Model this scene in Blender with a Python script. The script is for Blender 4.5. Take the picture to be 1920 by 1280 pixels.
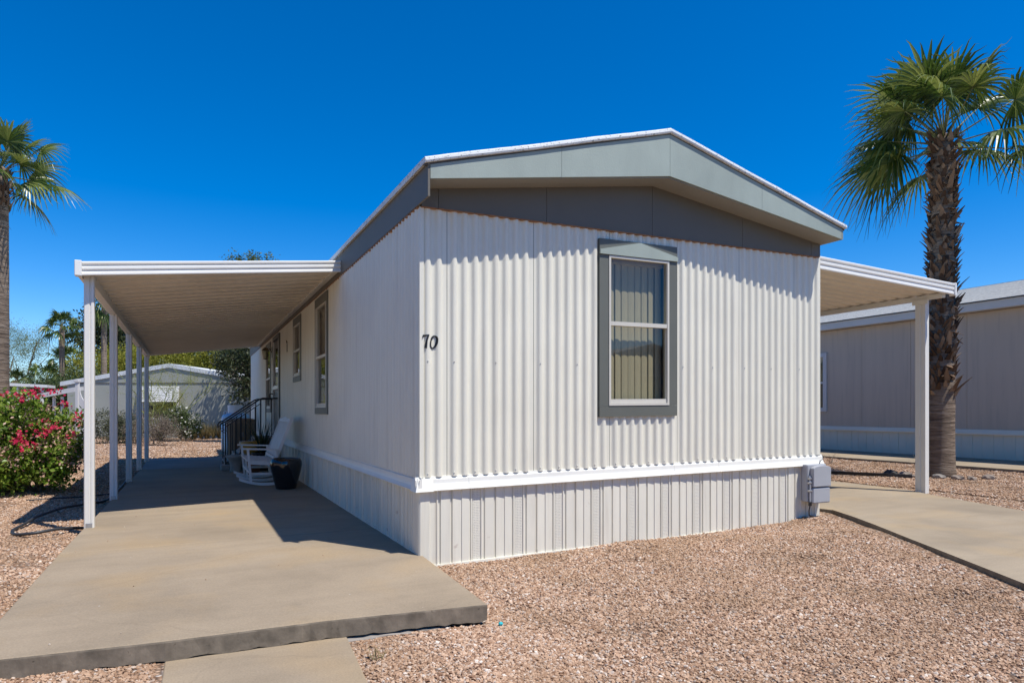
import bpy, math, random
import numpy as np
from math import sin, cos, pi, radians
from mathutils import Vector, Matrix

scene = bpy.context.scene
col = scene.collection
for o in list(bpy.data.objects):
    bpy.data.objects.remove(o)

# ------------------------------------------------------------------ camera
YAW = -0.4511
cam_d = bpy.data.cameras.new('camera')
cam_d.sensor_width = 36.0
cam_d.lens = 1246.6 / 1920 * 36
cam_d.shift_y = 129.84 / 1920
cam_d.clip_start = 0.05
cam_d.clip_end = 3000
cam = bpy.data.objects.new('camera', cam_d)
cam.location = (-1.7775, -5.4749, 1.2398)
cam.rotation_euler = (radians(90), 0, YAW)
col.objects.link(cam)
scene.camera = cam

# ------------------------------------------------------------------ light
SUN = Vector((-0.28, 0.44, -1.0)).normalized()          # direction the light travels
to_sun = -SUN
elev = math.asin(to_sun.z)
world = bpy.data.worlds.new('World')
scene.world = world
world.use_nodes = True
wn = world.node_tree
sky = wn.nodes.new('ShaderNodeTexSky')
sky.sky_type = 'NISHITA'
sky.sun_disc = False
sky.sun_elevation = elev
sky.sun_rotation = math.atan2(to_sun.x, to_sun.y)
sky.altitude = 1500
sky.air_density = 1.0
sky.dust_density = 0.5
sky.ozone_density = 4.0
hs = wn.nodes.new('ShaderNodeHueSaturation')
hs.inputs['Hue'].default_value = 0.506
hs.inputs['Saturation'].default_value = 1.45
hs.inputs['Value'].default_value = 1.5
bg = wn.nodes['Background']
wn.links.new(sky.outputs[0], hs.inputs['Color'])
wn.links.new(hs.outputs[0], bg.inputs[0])
bg.inputs[1].default_value = 0.1
sd = bpy.data.lights.new('sun', 'SUN')
sd.energy = 5.0
sd.angle = radians(0.53)
sd.color = (1.0, 0.955, 0.88)
sun = bpy.data.objects.new('sun', sd)
sun.rotation_euler = SUN.to_track_quat('-Z', 'Y').to_euler()
sun.location = (6, -10, 25)
col.objects.link(sun)
scene.view_settings.view_transform = 'Standard'
scene.view_settings.look = 'None'
scene.view_settings.exposure = 0.18
scene.view_settings.gamma = 1.0
scene.view_settings.use_curve_mapping = False

# ------------------------------------------------------------------ materials
MATS = {}


def nmat(name):
    m = bpy.data.materials.new(name)
    m.use_nodes = True
    nt = m.node_tree
    return m, nt, nt.nodes['Principled BSDF']


def coords(nt, scale=1.0, kind='Object', stretch=None):
    tc = nt.nodes.new('ShaderNodeTexCoord')
    mp = nt.nodes.new('ShaderNodeMapping')
    nt.links.new(tc.outputs[kind], mp.inputs[0])
    if stretch:
        mp.inputs['Scale'].default_value = stretch
    return mp.outputs[0]


def noise(nt, vec, scale, detail=4, rough=0.55):
    n = nt.nodes.new('ShaderNodeTexNoise')
    n.inputs['Scale'].default_value = scale
    n.inputs['Detail'].default_value = detail
    n.inputs['Roughness'].default_value = rough
    nt.links.new(vec, n.inputs['Vector'])
    return n.outputs['Fac']


def ramp(nt, fac, stops):
    r = nt.nodes.new('ShaderNodeValToRGB')
    el = r.color_ramp.elements
    while len(el) > 1:
        el.remove(el[-1])
    el[0].position = stops[0][0]
    el[0].color = (*stops[0][1], 1)
    for p, c in stops[1:]:
        e = el.new(p)
        e.color = (*c, 1)
    nt.links.new(fac, r.inputs[0])
    return r.outputs[0]


def mixc(nt, fac, a, b, mode='MIX'):
    n = nt.nodes.new('ShaderNodeMix')
    n.data_type = 'RGBA'
    n.blend_type = mode
    for s, v in ((0, fac), (6, a), (7, b)):
        if isinstance(v, (int, float)):
            n.inputs[s].default_value = v
        elif isinstance(v, tuple):
            n.inputs[s].default_value = (*v, 1) if len(v) == 3 else v
        else:
            nt.links.new(v, n.inputs[s])
    return n.outputs[2]


def bump(nt, bs, h, strength, dist=0.01, prev=None):
    b = nt.nodes.new('ShaderNodeBump')
    b.inputs['Strength'].default_value = strength
    b.inputs['Distance'].default_value = dist
    nt.links.new(h, b.inputs['Height'])
    if prev is not None:
        nt.links.new(prev, b.inputs['Normal'])
    nt.links.new(b.outputs[0], bs.inputs['Normal'])
    return b.outputs[0]


def mul(c, k):
    return tuple(min(1, x * k) for x in c)


def paint(name, c, rough=0.5, var=0.12, scale=2.0, fine=120, bstr=0.15, metal=0.0, spec=0.5, stretch=None, dirt=None, streak=None):
    """painted or coated surface with slight mottling, fine relief and optional dirt specks"""
    m, nt, bs = nmat(name)
    v = coords(nt, stretch=stretch)
    big = noise(nt, v, scale, 5, 0.6)
    cc = ramp(nt, big, [(0.3, mul(c, 1 - var)), (0.7, mul(c, 1 + var * 0.6))])
    if dirt:
        d = noise(nt, v, dirt[1], 6, 0.7)
        f = ramp(nt, d, [(dirt[2], (0, 0, 0)), (dirt[2] + 0.08, (1, 1, 1))])
        cc = mixc(nt, f, cc, dirt[0])
    if streak:
        sn = noise(nt, coords(nt, stretch=(7, 7, 0.45)), 1.7, 6, 0.65)
        cc = mixc(nt, ramp(nt, sn, [(0.5, (0, 0, 0)), (0.78, (streak[1],) * 3)]), cc, streak[0])
    nt.links.new(cc, bs.inputs['Base Color'])
    bs.inputs['Roughness'].default_value = rough
    bs.inputs['Metallic'].default_value = metal
    bs.inputs['Specular IOR Level'].default_value = spec
    if bstr:
        bump(nt, bs, noise(nt, v, fine, 3), bstr, 0.002)
    MATS[name] = m
    return m


def leafmat(name, ca, cb, cc=None, trans=0.3, rough=0.5):
    m, nt, bs = nmat(name)
    g = nt.nodes.new('ShaderNodeNewGeometry')
    stops = [(0.0, ca), (1.0, cb)] if cc is None else [(0.0, ca), (0.6, cb), (1.0, cc)]
    c = ramp(nt, g.outputs['Random Per Island'], stops)
    nt.links.new(c, bs.inputs['Base Color'])
    bs.inputs['Roughness'].default_value = rough
    bs.inputs['Specular IOR Level'].default_value = 0.3
    tr = nt.nodes.new('ShaderNodeBsdfTranslucent')
    nt.links.new(c, tr.inputs[0])
    mx = nt.nodes.new('ShaderNodeMixShader')
    mx.inputs[0].default_value = trans
    nt.links.new(bs.outputs[0], mx.inputs[1])
    nt.links.new(tr.outputs[0], mx.inputs[2])
    nt.links.new(mx.outputs[0], nt.nodes['Material Output'].inputs[0])
    MATS[name] = m
    return m


WHITE = (0.755, 0.725, 0.605)
paint('siding', WHITE, 0.45, 0.05, 1.3, 260, 0.3, dirt=((0.55, 0.5, 0.44), 9, 0.70), streak=((0.56, 0.52, 0.43), 0.55))
paint('skirt', (0.74, 0.71, 0.60), 0.5, 0.04, 1.5, 400, 0.1, dirt=((0.52, 0.45, 0.37), 5, 0.66), streak=((0.50, 0.44, 0.35), 0.5))
paint('trimwhite', (0.79, 0.775, 0.70), 0.4, 0.05, 2.0, 200, 0.06, dirt=((0.5, 0.47, 0.42), 6, 0.7))
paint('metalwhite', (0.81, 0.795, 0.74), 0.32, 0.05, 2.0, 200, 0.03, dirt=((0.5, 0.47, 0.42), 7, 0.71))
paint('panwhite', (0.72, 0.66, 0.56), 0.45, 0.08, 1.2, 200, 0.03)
paint('postwhite', (0.74, 0.72, 0.66), 0.4, 0.05, 2.0, 200, 0.03, dirt=((0.42, 0.36, 0.3), 8, 0.68))
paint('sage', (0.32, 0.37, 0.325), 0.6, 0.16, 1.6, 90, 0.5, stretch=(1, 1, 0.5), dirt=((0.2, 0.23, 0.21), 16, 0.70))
paint('sage_shade', (0.135, 0.122, 0.098), 0.6, 0.08, 1.2, 90, 0.35)  # darker copy of sage for shaded trim, the shade put into the colour
paint('casing', (0.125, 0.13, 0.108), 0.55, 0.08, 1.2, 90, 0.35)
paint('soffit', (0.26, 0.25, 0.215), 0.7, 0.08, 2, 60, 0.3)
paint('roofcoat', (0.72, 0.74, 0.73), 0.7, 0.08, 3, 30, 0.5, dirt=((0.13, 0.14, 0.13), 42, 0.555))
paint('shadowgap', (0.09, 0.085, 0.08), 0.8, 0.1, 3, 50, 0.1)
paint('rust', (0.33, 0.16, 0.07), 0.8, 0.3, 20, 80, 0.3)
paint('black', (0.018, 0.018, 0.02), 0.35, 0.1, 5, 80, 0.05)
paint('rail', (0.02, 0.018, 0.017), 0.45, 0.1, 5, 80, 0.05)
paint('boxgrey', (0.36, 0.37, 0.39), 0.5, 0.05, 4, 300, 0.12)
paint('chair', (0.74, 0.71, 0.67), 0.5, 0.07, 6, 100, 0.1, dirt=((0.45, 0.4, 0.34), 14, 0.66))
paint('glaze', (0.008, 0.009, 0.012), 0.06, 0.1, 5, 40, 0.02, spec=0.8)
paint('ochre', (0.52, 0.27, 0.05), 0.35, 0.12, 5, 40, 0.1)
paint('terracotta', (0.25, 0.09, 0.045), 0.7, 0.15, 5, 60, 0.2)
paint('binTan', (0.30, 0.215, 0.145), 0.55, 0.08, 4, 100, 0.1)
paint('stone', (0.30, 0.27, 0.235), 0.85, 0.2, 6, 50, 0.5)
paint('tankwhite', (0.78, 0.79, 0.8), 0.4, 0.04, 3, 80, 0.03)
paint('tankblue', (0.42, 0.62, 0.78), 0.4, 0.06, 3, 80, 0.03)
paint('sash', (0.60, 0.57, 0.49), 0.45, 0.05, 2, 120, 0.05)
paint('interior', (0.42, 0.38, 0.33), 0.9, 0.05, 1, 20, 0.0)
paint('blind', (0.74, 0.69, 0.56), 0.7, 0.05, 2, 120, 0.1)
paint('nwall', (0.54, 0.44, 0.34), 0.65, 0.06, 1.0, 160, 0.3, stretch=(1, 5, 0.12), streak=((0.34, 0.29, 0.24), 0.5))
paint('nskirt', (0.78, 0.72, 0.58), 0.6, 0.06, 1.5, 160, 0.1)
paint('ntrim', (0.62, 0.60, 0.57), 0.6, 0.05, 1.5, 100, 0.1)
paint('shingle', (0.50, 0.49, 0.45), 0.9, 0.22, 14, 60, 0.6)
paint('bgwall', (0.37, 0.375, 0.32), 0.7, 0.08, 0.8, 60, 0.2)
paint('rock', (0.27, 0.22, 0.18), 0.9, 0.35, 5, 30, 0.6)
paint('rockdark', (0.06, 0.055, 0.05), 0.85, 0.35, 6, 30, 0.6)
paint('bark', (0.11, 0.085, 0.062), 0.95, 0.4, 7, 25, 0.9, stretch=(1, 1, 0.3))
paint('barkpale', (0.24, 0.2, 0.14), 0.95, 0.3, 7, 25, 0.8)
paint('twig', (0.20, 0.16, 0.12), 0.9, 0.3, 7, 25, 0.4)
paint('greenstem', (0.22, 0.25, 0.08), 0.8, 0.2, 7, 25, 0.3)
paint('hose', (0.028, 0.03, 0.034), 0.5, 0.2, 5, 60, 0.1)
paint('brass', (0.12, 0.09, 0.05), 0.4, 0.2, 5, 60, 0.1, metal=0.6)
paint('steel', (0.5, 0.5, 0.5), 0.35, 0.1, 5, 60, 0.1, metal=0.8)
paint('doorgreen', (0.035, 0.035, 0.035), 0.5, 0.1, 3, 60, 0.05)
paint('bluecap', (0.02, 0.45, 0.5), 0.4, 0.1, 3, 60, 0.0)

leafmat('palm_leaf', (0.02, 0.045, 0.008), (0.075, 0.12, 0.02), (0.28, 0.31, 0.08), 0.28, 0.3)
leafmat('palm_boot', (0.05, 0.028, 0.016), (0.13, 0.078, 0.045), (0.30, 0.22, 0.15), 0.0, 0.85)
leafmat('petiole', (0.14, 0.16, 0.05), (0.2, 0.2, 0.08), None, 0.05)
leafmat('boug_leaf', (0.05, 0.11, 0.012), (0.17, 0.27, 0.03), (0.38, 0.45, 0.09), 0.4, 0.35)
leafmat('boug_flower', (0.50, 0.012, 0.06), (0.72, 0.03, 0.11), (0.62, 0.14, 0.18), 0.35, 0.6)
leafmat('boug_dry', (0.30, 0.15, 0.11), (0.55, 0.33, 0.25), (0.7, 0.5, 0.4), 0.25, 0.7)
leafmat('pv_leaf', (0.16, 0.18, 0.025), (0.30, 0.30, 0.04), (0.40, 0.37, 0.06), 0.4, 0.6)
leafmat('dark_leaf', (0.018, 0.03, 0.010), (0.045, 0.06, 0.022), (0.09, 0.10, 0.04), 0.25, 0.5)
leafmat('mid_leaf', (0.045, 0.075, 0.022), (0.09, 0.125, 0.04), (0.13, 0.16, 0.06), 0.3, 0.5)
leafmat('airy_leaf', (0.14, 0.18, 0.06), (0.22, 0.26, 0.10), (0.30, 0.32, 0.14), 0.45, 0.6)
leafmat('dry_leaf', (0.13, 0.10, 0.075), (0.21, 0.165, 0.125), (0.30, 0.25, 0.19), 0.2, 0.8)
leafmat('shrub_leaf', (0.05, 0.06, 0.03), (0.10, 0.11, 0.06), (0.15, 0.15, 0.09), 0.25, 0.6)
leafmat('white_flower', (0.6, 0.6, 0.52), (0.75, 0.74, 0.68), None, 0.3, 0.7)
leafmat('grass_blade', (0.17, 0.15, 0.06), (0.30, 0.25, 0.12), (0.42, 0.34, 0.2), 0.3, 0.7)


def concrete(name, c, joint=0.0):
    m, nt, bs = nmat(name)
    v = coords(nt)
    a = noise(nt, v, 0.7, 6, 0.6)
    cc = ramp(nt, a, [(0.3, mul(c, 0.78)), (0.5, c), (0.72, mul(c, 1.16))])
    b = noise(nt, coords(nt, stretch=(0.35, 2.2, 1)), 1.6, 5, 0.6)
    cc = mixc(nt, ramp(nt, b, [(0.45, (0, 0, 0)), (0.75, (0.55, 0.55, 0.55))]), cc, mul(c, 0.74))
    w = noise(nt, v, 1.1, 3, 0.5)
    cc = mixc(nt, ramp(nt, w, [(0.5, (0, 0, 0)), (0.75, (0.7, 0.7, 0.7))]), cc, (c[0] * 1.16, c[1] * 1.04, c[2] * 0.82))
    f = noise(nt, v, 90, 5, 0.7)
    cc = mixc(nt, 0.35, cc, ramp(nt, f, [(0.25, (0.25, 0.25, 0.25)), (0.75, (0.8, 0.8, 0.8))]), 'OVERLAY')
    s = nt.nodes.new('ShaderNodeTexVoronoi')
    s.inputs['Scale'].default_value = 4.5
    nt.links.new(v, s.inputs['Vector'])
    cc = mixc(nt, ramp(nt, s.outputs['Distance'], [(0.018, (1, 1, 1)), (0.03, (0, 0, 0))]), cc, (0.5, 0.47, 0.42))
    wv = nt.nodes.new('ShaderNodeTexVoronoi')
    wv.feature = 'DISTANCE_TO_EDGE'
    wv.inputs['Scale'].default_value = 0.42
    dn = nt.nodes.new('ShaderNodeTexNoise')
    dn.inputs['Scale'].default_value = 2.5
    dn.inputs['Detail'].default_value = 6
    nt.links.new(v, dn.inputs['Vector'])
    dm = nt.nodes.new('ShaderNodeMix')
    dm.data_type = 'VECTOR'
    dm.inputs[0].default_value = 0.22
    nt.links.new(v, dm.inputs[4])
    nt.links.new(dn.outputs['Color'], dm.inputs[5])
    nt.links.new(dm.outputs[1], wv.inputs['Vector'])
    crk = ramp(nt, wv.outputs['Distance'], [(0.0, (0.16, 0.16, 0.16)), (0.003, (0, 0, 0))])
    cc = mixc(nt, crk, cc, mul(c, 0.45))
    st_ = noise(nt, v, 2.3, 7, 0.7)
    cc = mixc(nt, ramp(nt, st_, [(0.60, (0, 0, 0)), (0.72, (0.45, 0.45, 0.45))]), cc, mul(c, 0.68))
    nt.links.new(cc, bs.inputs['Base Color'])
    bs.inputs['Roughness'].default_value = 0.85
    bs.inputs['Specular IOR Level'].default_value = 0.25
    b1 = bump(nt, bs, noise(nt, v, 140, 4, 0.7), 0.25, 0.003)
    bump(nt, bs, noise(nt, v, 3, 4, 0.6), 0.25, 0.02, b1)
    MATS[name] = m


concrete('concrete', (0.30, 0.238, 0.165))
concrete('concrete_far', (0.27, 0.24, 0.205))
concrete('concrete_drive', (0.305, 0.248, 0.176))
paint('concrete_edge', (0.20, 0.165, 0.122), 0.95, 0.4, 9, 28, 1.0, dirt=((0.07, 0.055, 0.04), 30, 0.62), streak=((0.11, 0.09, 0.065), 0.7))

# gravel bed (fine stones too small to build one by one) and gravel stones
GR = [(0.0, (0.17, 0.09, 0.055)), (0.2, (0.33, 0.205, 0.13)), (0.5, (0.45, 0.30, 0.20)), (0.78, (0.56, 0.40, 0.28)),
      (0.93, (0.45, 0.38, 0.32)), (1.0, (0.74, 0.66, 0.57))]
m, nt, bs = nmat('gravel_bed')
v = coords(nt)
vo = nt.nodes.new('ShaderNodeTexVoronoi')
vo.inputs['Scale'].default_value = 38
nt.links.new(v, vo.inputs['Vector'])
sp = nt.nodes.new('ShaderNodeSeparateColor')
nt.links.new(vo.outputs['Color'], sp.inputs[0])
c = ramp(nt, sp.outputs[0], GR)
pat = noise(nt, v, 0.9, 4, 0.6)
c = mixc(nt, ramp(nt, pat, [(0.4, (0, 0, 0)), (0.7, (0.5, 0.5, 0.5))]), c, (0.32, 0.215, 0.135))
c = mixc(nt, ramp(nt, vo.outputs['Distance'], [(0.35, (0, 0, 0)), (0.65, (0.75, 0.75, 0.75))]), c, (0.12, 0.075, 0.05))
nt.links.new(c, bs.inputs['Base Color'])
bs.inputs['Roughness'].default_value = 0.95
bs.inputs['Specular IOR Level'].default_value = 0.15
inv = nt.nodes.new('ShaderNodeMath')
inv.operation = 'SUBTRACT'
inv.inputs[0].default_value = 1
nt.links.new(vo.outputs['Distance'], inv.inputs[1])
bump(nt, bs, inv.outputs[0], 0.9, 0.03)
MATS['gravel_bed'] = m

m, nt, bs = nmat('gravel_stone')
oi = nt.nodes.new('ShaderNodeObjectInfo')
c = ramp(nt, oi.outputs['Random'], GR)
c = mixc(nt, 0.3, c, ramp(nt, noise(nt, coords(nt), 1.5, 3), [(0.3, (0.25, 0.22, 0.2)), (0.7, (0.8, 0.75, 0.7))]), 'OVERLAY')
pn = noise(nt, oi.outputs['Location'], 1.3, 5, 0.65)
c = mixc(nt, ramp(nt, pn, [(0.42, (0, 0, 0)), (0.62, (0.55, 0.55, 0.55))]), c, (0.30, 0.19, 0.11))
nt.links.new(c, bs.inputs['Base Color'])
bs.inputs['Roughness'].default_value = 0.9
bs.inputs['Specular IOR Level'].default_value = 0.25
MATS['gravel_stone'] = m

# window glass: clear pane, mirror reflection by fresnel, a light tint
def glass(name, tint):
    m, nt, bs = nmat(name)
    tr = nt.nodes.new('ShaderNodeBsdfTransparent')
    tr.inputs[0].default_value = (*tint, 1)
    gl = nt.nodes.new('ShaderNodeBsdfGlossy')
    gl.inputs['Roughness'].default_value = 0.01
    lw = nt.nodes.new('ShaderNodeLayerWeight')
    pw = nt.nodes.new('ShaderNodeMath')
    pw.operation = 'POWER'
    nt.links.new(lw.outputs['Facing'], pw.inputs[0])
    pw.inputs[1].default_value = 5.0
    fr = nt.nodes.new('ShaderNodeMath')
    fr.operation = 'MULTIPLY_ADD'
    nt.links.new(pw.outputs[0], fr.inputs[0])
    fr.inputs[1].default_value = 0.9
    fr.inputs[2].default_value = 0.065
    mx = nt.nodes.new('ShaderNodeMixShader')
    nt.links.new(fr.outputs[0], mx.inputs[0])
    nt.links.new(tr.outputs[0], mx.inputs[1])
    nt.links.new(gl.outputs[0], mx.inputs[2])
    nt.links.new(mx.outputs[0], nt.nodes['Material Output'].inputs[0])
    MATS[name] = m


glass('glass', (0.62, 0.61, 0.53))
glass('glassdark', (0.3, 0.3, 0.3))

# vinyl vent strip: rows of small punched slots
m, nt, bs = nmat('vent')
v = coords(nt, stretch=(1, 0, 1))
vo = nt.nodes.new('ShaderNodeTexVoronoi')
vo.inputs['Scale'].default_value = 68
vo.inputs['Randomness'].default_value = 0.15
nt.links.new(v, vo.inputs['Vector'])
c = ramp(nt, vo.outputs['Distance'], [(0.14, (0.30, 0.29, 0.27)), (0.30, (0.74, 0.71, 0.60))])
nt.links.new(c, bs.inputs['Base Color'])
bs.inputs['Roughness'].default_value = 0.5
bump(nt, bs, vo.outputs['Distance'], 0.6, 0.004)
MATS['vent'] = m

# smooth ringed palm trunk
m, nt, bs = nmat('palm_bark')
v = coords(nt, stretch=(1, 1, 9))
a = noise(nt, v, 3.5, 5, 0.65)
c = ramp(nt, a, [(0.3, (0.07, 0.05, 0.035)), (0.52, (0.19, 0.14, 0.10)), (0.75, (0.32, 0.26, 0.20))])
nt.links.new(c, bs.inputs['Base Color'])
bs.inputs['Roughness'].default_value = 0.95
bump(nt, bs, a, 0.9, 0.03)
MATS['palm_bark'] = m

# ------------------------------------------------------------------ mesh helpers
ORG = {}


class MB:
    def __init__(s):
        s.v = []
        s.f = []

    def add(s, vs, fs):
        n = len(s.v)
        s.v += [tuple(p) for p in vs]
        s.f += [tuple(i + n for i in f) for f in fs]
        return s

    def hexa(s, p):
        return s.add(p, [(0, 3, 2, 1), (4, 5, 6, 7), (0, 1, 5, 4), (1, 2, 6, 5), (2, 3, 7, 6), (3, 0, 4, 7)])

    def box(s, x0, x1, y0, y1, z0, z1):
        return s.hexa([(x0, y0, z0), (x1, y0, z0), (x1, y1, z0), (x0, y1, z0), (x0, y0, z1), (x1, y0, z1), (x1, y1, z1), (x0, y1, z1)])

    def bbox(s, x0, x1, y0, y1, z0, z1, b=0.004):
        """box with small chamfers on every edge"""
        def ring(i, z, ins):
            a, c, d, e = x0 + ins, x1 - ins, y0 + ins, y1 - ins
            return [(a + b, d, z), (c - b, d, z), (c, d + b, z), (c, e - b, z), (c - b, e, z), (a + b, e, z), (a, e - b, z), (a, d + b, z)]
        R = ring(0, z0, b * .5) + ring(1, z0 + b, 0) + ring(2, z1 - b, 0) + ring(3, z1, b * .5)
        F = [tuple(range(7, -1, -1)), tuple(range(24, 32))]
        for k in range(3):
            for i in range(8):
                j = (i + 1) % 8
                F.append((k * 8 + i, k * 8 + j, k * 8 + 8 + j, k * 8 + 8 + i))
        return s.add(R, F)

    def bar(s, a, b, w, h=None, up=(0, 0, 1)):
        """rectangular bar from a to b"""
        h = h or w
        a, b = Vector(a), Vector(b)
        d = (b - a).normalized()
        u = Vector(up)
        if abs(d.dot(u)) > 0.97:
            u = Vector((0, 1, 0))
        r = d.cross(u).normalized() * (w / 2)
        u = r.cross(d).normalized() * (h / 2)
        return s.hexa([a - r - u, a + r - u, a + r + u, a - r + u, b - r - u, b + r - u, b + r + u, b - r + u])

    def tube(s, path, rad, n=8, caps=True):
        P = [Vector(p) for p in path]
        m_ = len(P)
        rr = rad if isinstance(rad, (list, tuple)) else [rad] * m_
        base = len(s.v)
        ref = Vector((0.13, 0.31, 0.94))
        for i, p in enumerate(P):
            d = (P[min(i + 1, m_ - 1)] - P[max(i - 1, 0)]).normalized()
            if abs(d.dot(ref)) > 0.95:
                ref = Vector((0.9, 0.2, 0.1))
            u = (ref - d * ref.dot(d)).normalized()
            w = d.cross(u)
            ref = u
            for k in range(n):
                a = 2 * pi * k / n
                s.v.append(tuple(p + (u * cos(a) + w * sin(a)) * rr[i]))
        for i in range(m_ - 1):
            for k in range(n):
                j = (k + 1) % n
                s.f.append((base + i * n + k, base + i * n + j, base + i * n + n + j, base + i * n + n + k))
        if caps:
            s.f.append(tuple(base + k for k in range(n - 1, -1, -1)))
            s.f.append(tuple(base + (m_ - 1) * n + k for k in range(n)))
        return s

    def lathe(s, prof, c=(0, 0, 0), n=28, cap=True):
        base = len(s.v)
        for r, z in prof:
            for k in range(n):
                a = 2 * pi * k / n
                s.v.append((c[0] + r * cos(a), c[1] + r * sin(a), c[2] + z))
        m_ = len(prof)
        for i in range(m_ - 1):
            for k in range(n):
                j = (k + 1) % n
                s.f.append((base + i * n + k, base + i * n + j, base + i * n + n + j, base + i * n + n + k))
        if cap:
            s.f.append(tuple(base + k for k in range(n - 1, -1, -1)))
            s.f.append(tuple(base + (m_ - 1) * n + k for k in range(n)))
        return s

    def prism(s, poly, a, b, axis='y'):
        """closed 2-D polygon pushed from a to b along an axis"""
        def p3(p, t):
            return {'x': (t, p[0], p[1]), 'y': (p[0], t, p[1]), 'z': (p[0], p[1], t)}[axis]
        n = len(poly)
        vs = [p3(p, a) for p in poly] + [p3(p, b) for p in poly]
        fs = [tuple(range(n - 1, -1, -1)), tuple(range(n, 2 * n))]
        fs += [(i, (i + 1) % n, n + (i + 1) % n, n + i) for i in range(n)]
        return s.add(vs, fs)

    def build(s, name, mat, parent=None, local=False, smooth=False, shear=0.0, fix=True):
        o3 = (0, 0, 0) if (parent is None or local) else ORG.get(parent, (0, 0, 0))
        me = bpy.data.meshes.new(name)
        vs = [(x - o3[0], y - o3[1], z + shear * x - o3[2]) for x, y, z in s.v]
        me.from_pydata(vs, [], s.f)
        if fix:
            import bmesh
            bm = bmesh.new()
            bm.from_mesh(me)
            bmesh.ops.recalc_face_normals(bm, faces=bm.faces)
            bm.to_mesh(me)
            bm.free()
        me.materials.append(MATS[mat])
        if smooth:
            me.polygons.foreach_set('use_smooth', [True] * len(me.polygons))
        return link(name, me, parent)


def link(name, me, parent=None):
    o = bpy.data.objects.new(name, me)
    col.objects.link(o)
    if parent is not None:
        o.parent = parent
        ORG[o] = ORG.get(parent, (0, 0, 0))
    return o


def npmesh(name, V, F, mat, parent=None, smooth=False):
    """mesh from numpy arrays; F is (m, k)"""
    o3 = ORG.get(parent, (0, 0, 0)) if parent is not None else (0, 0, 0)
    me = bpy.data.meshes.new(name)
    V = np.asarray(V, np.float32) - np.array(o3, np.float32)
    F = np.asarray(F, np.int32)
    me.vertices.add(len(V))
    me.vertices.foreach_set('co', V.ravel())
    k = F.shape[1]
    me.loops.add(F.size)
    me.loops.foreach_set('vertex_index', F.ravel())
    me.polygons.add(len(F))
    me.polygons.foreach_set('loop_start', np.arange(len(F), dtype=np.int32) * k)
    me.polygons.foreach_set('use_smooth', np.full(len(F), smooth))
    me.update(calc_edges=True)
    me.validate()
    me.materials.append(MATS[mat])
    return link(name, me, parent)


def tag(o, label, cat, group=None):
    o['label'] = label
    o['category'] = cat
    if group:
        o['group'] = group
    return o


def root(name, loc, label, cat, group=None, rz=0.0):
    o = bpy.data.objects.new(name, None)
    o.location = loc
    o.rotation_euler = (0, 0, rz)
    o.empty_display_size = 0.2
    col.objects.link(o)
    ORG[o] = tuple(loc)
    return tag(o, label, cat, group)


def struct(o):
    o['kind'] = 'structure'
    return o


def smoothstep(a, b, x):
    t = np.clip((x - a) / (b - a), 0, 1)
    return t * t * (3 - 2 * t)


# ------------------------------------------------------------------ ground
def gz(x, y):
    """height of the gravel ground"""
    x = np.asarray(x, float)
    y = np.asarray(y, float)
    b = np.interp(x, [-40, -8, -3.6, -2.8, 0, 0.6, 2.5, 4.3, 4.8, 5.4, 8, 10.5, 11.6, 14, 60],
                  [0.05, 0.0, -0.055, -0.085, -0.105, -0.10, -0.07, -0.03, 0.03, -0.0, 0.03, 0.07, 0.13, 0.15, 0.15])
    b = b - 0.032 * smoothstep(-0.6, -1.8, y) * smoothstep(3.2, 1.0, x)
    b = b + 0.045 * smoothstep(2.2, 3.8, x) * smoothstep(5.6, 4.6, x) * smoothstep(-0.25, -1.0, y)
    b = b + 0.12 * smoothstep(14, 30, y) * smoothstep(6, 0, x)
    b = np.where((x > 2.5) & (x < 8.3) & (y < 14), np.minimum(b, 0.006), b)
    b = b + 0.012 * np.sin(x * 2.3 + y * 1.1) * np.sin(y * 1.9 - x * 0.7) + 0.006 * np.sin(x * 6.1 + 1.3) * np.sin(y * 5.3 + x)
    return b


def axis_samples(lo, hi, step, far):
    a = np.arange(lo, hi + step / 2, step)
    out = []
    d, s = hi, step
    while d < far:
        s *= 1.35
        d += s
        out.append(d)
    neg = []
    d, s = lo, step
    while d > -far:
        s *= 1.35
        d -= s
        neg.append(d)
    return np.concatenate([np.array(neg[::-1]), a, np.array(out)])


gx, gy = axis_samples(-7, 13, 0.2, 900), axis_samples(-5, 12, 0.2, 900)
X, Y = np.meshgrid(gx, gy)
Z = gz(X, Y)
V = np.stack([X, Y, Z], -1).reshape(-1, 3)
nx, ny = len(gx), len(gy)
I = (np.arange(ny - 1)[:, None] * nx + np.arange(nx - 1)[None, :]).ravel()
F = np.stack([I, I + 1, I + 1 + nx, I + nx], -1)
struct(npmesh('ground', V, F, 'gravel_bed', smooth=True))


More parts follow.
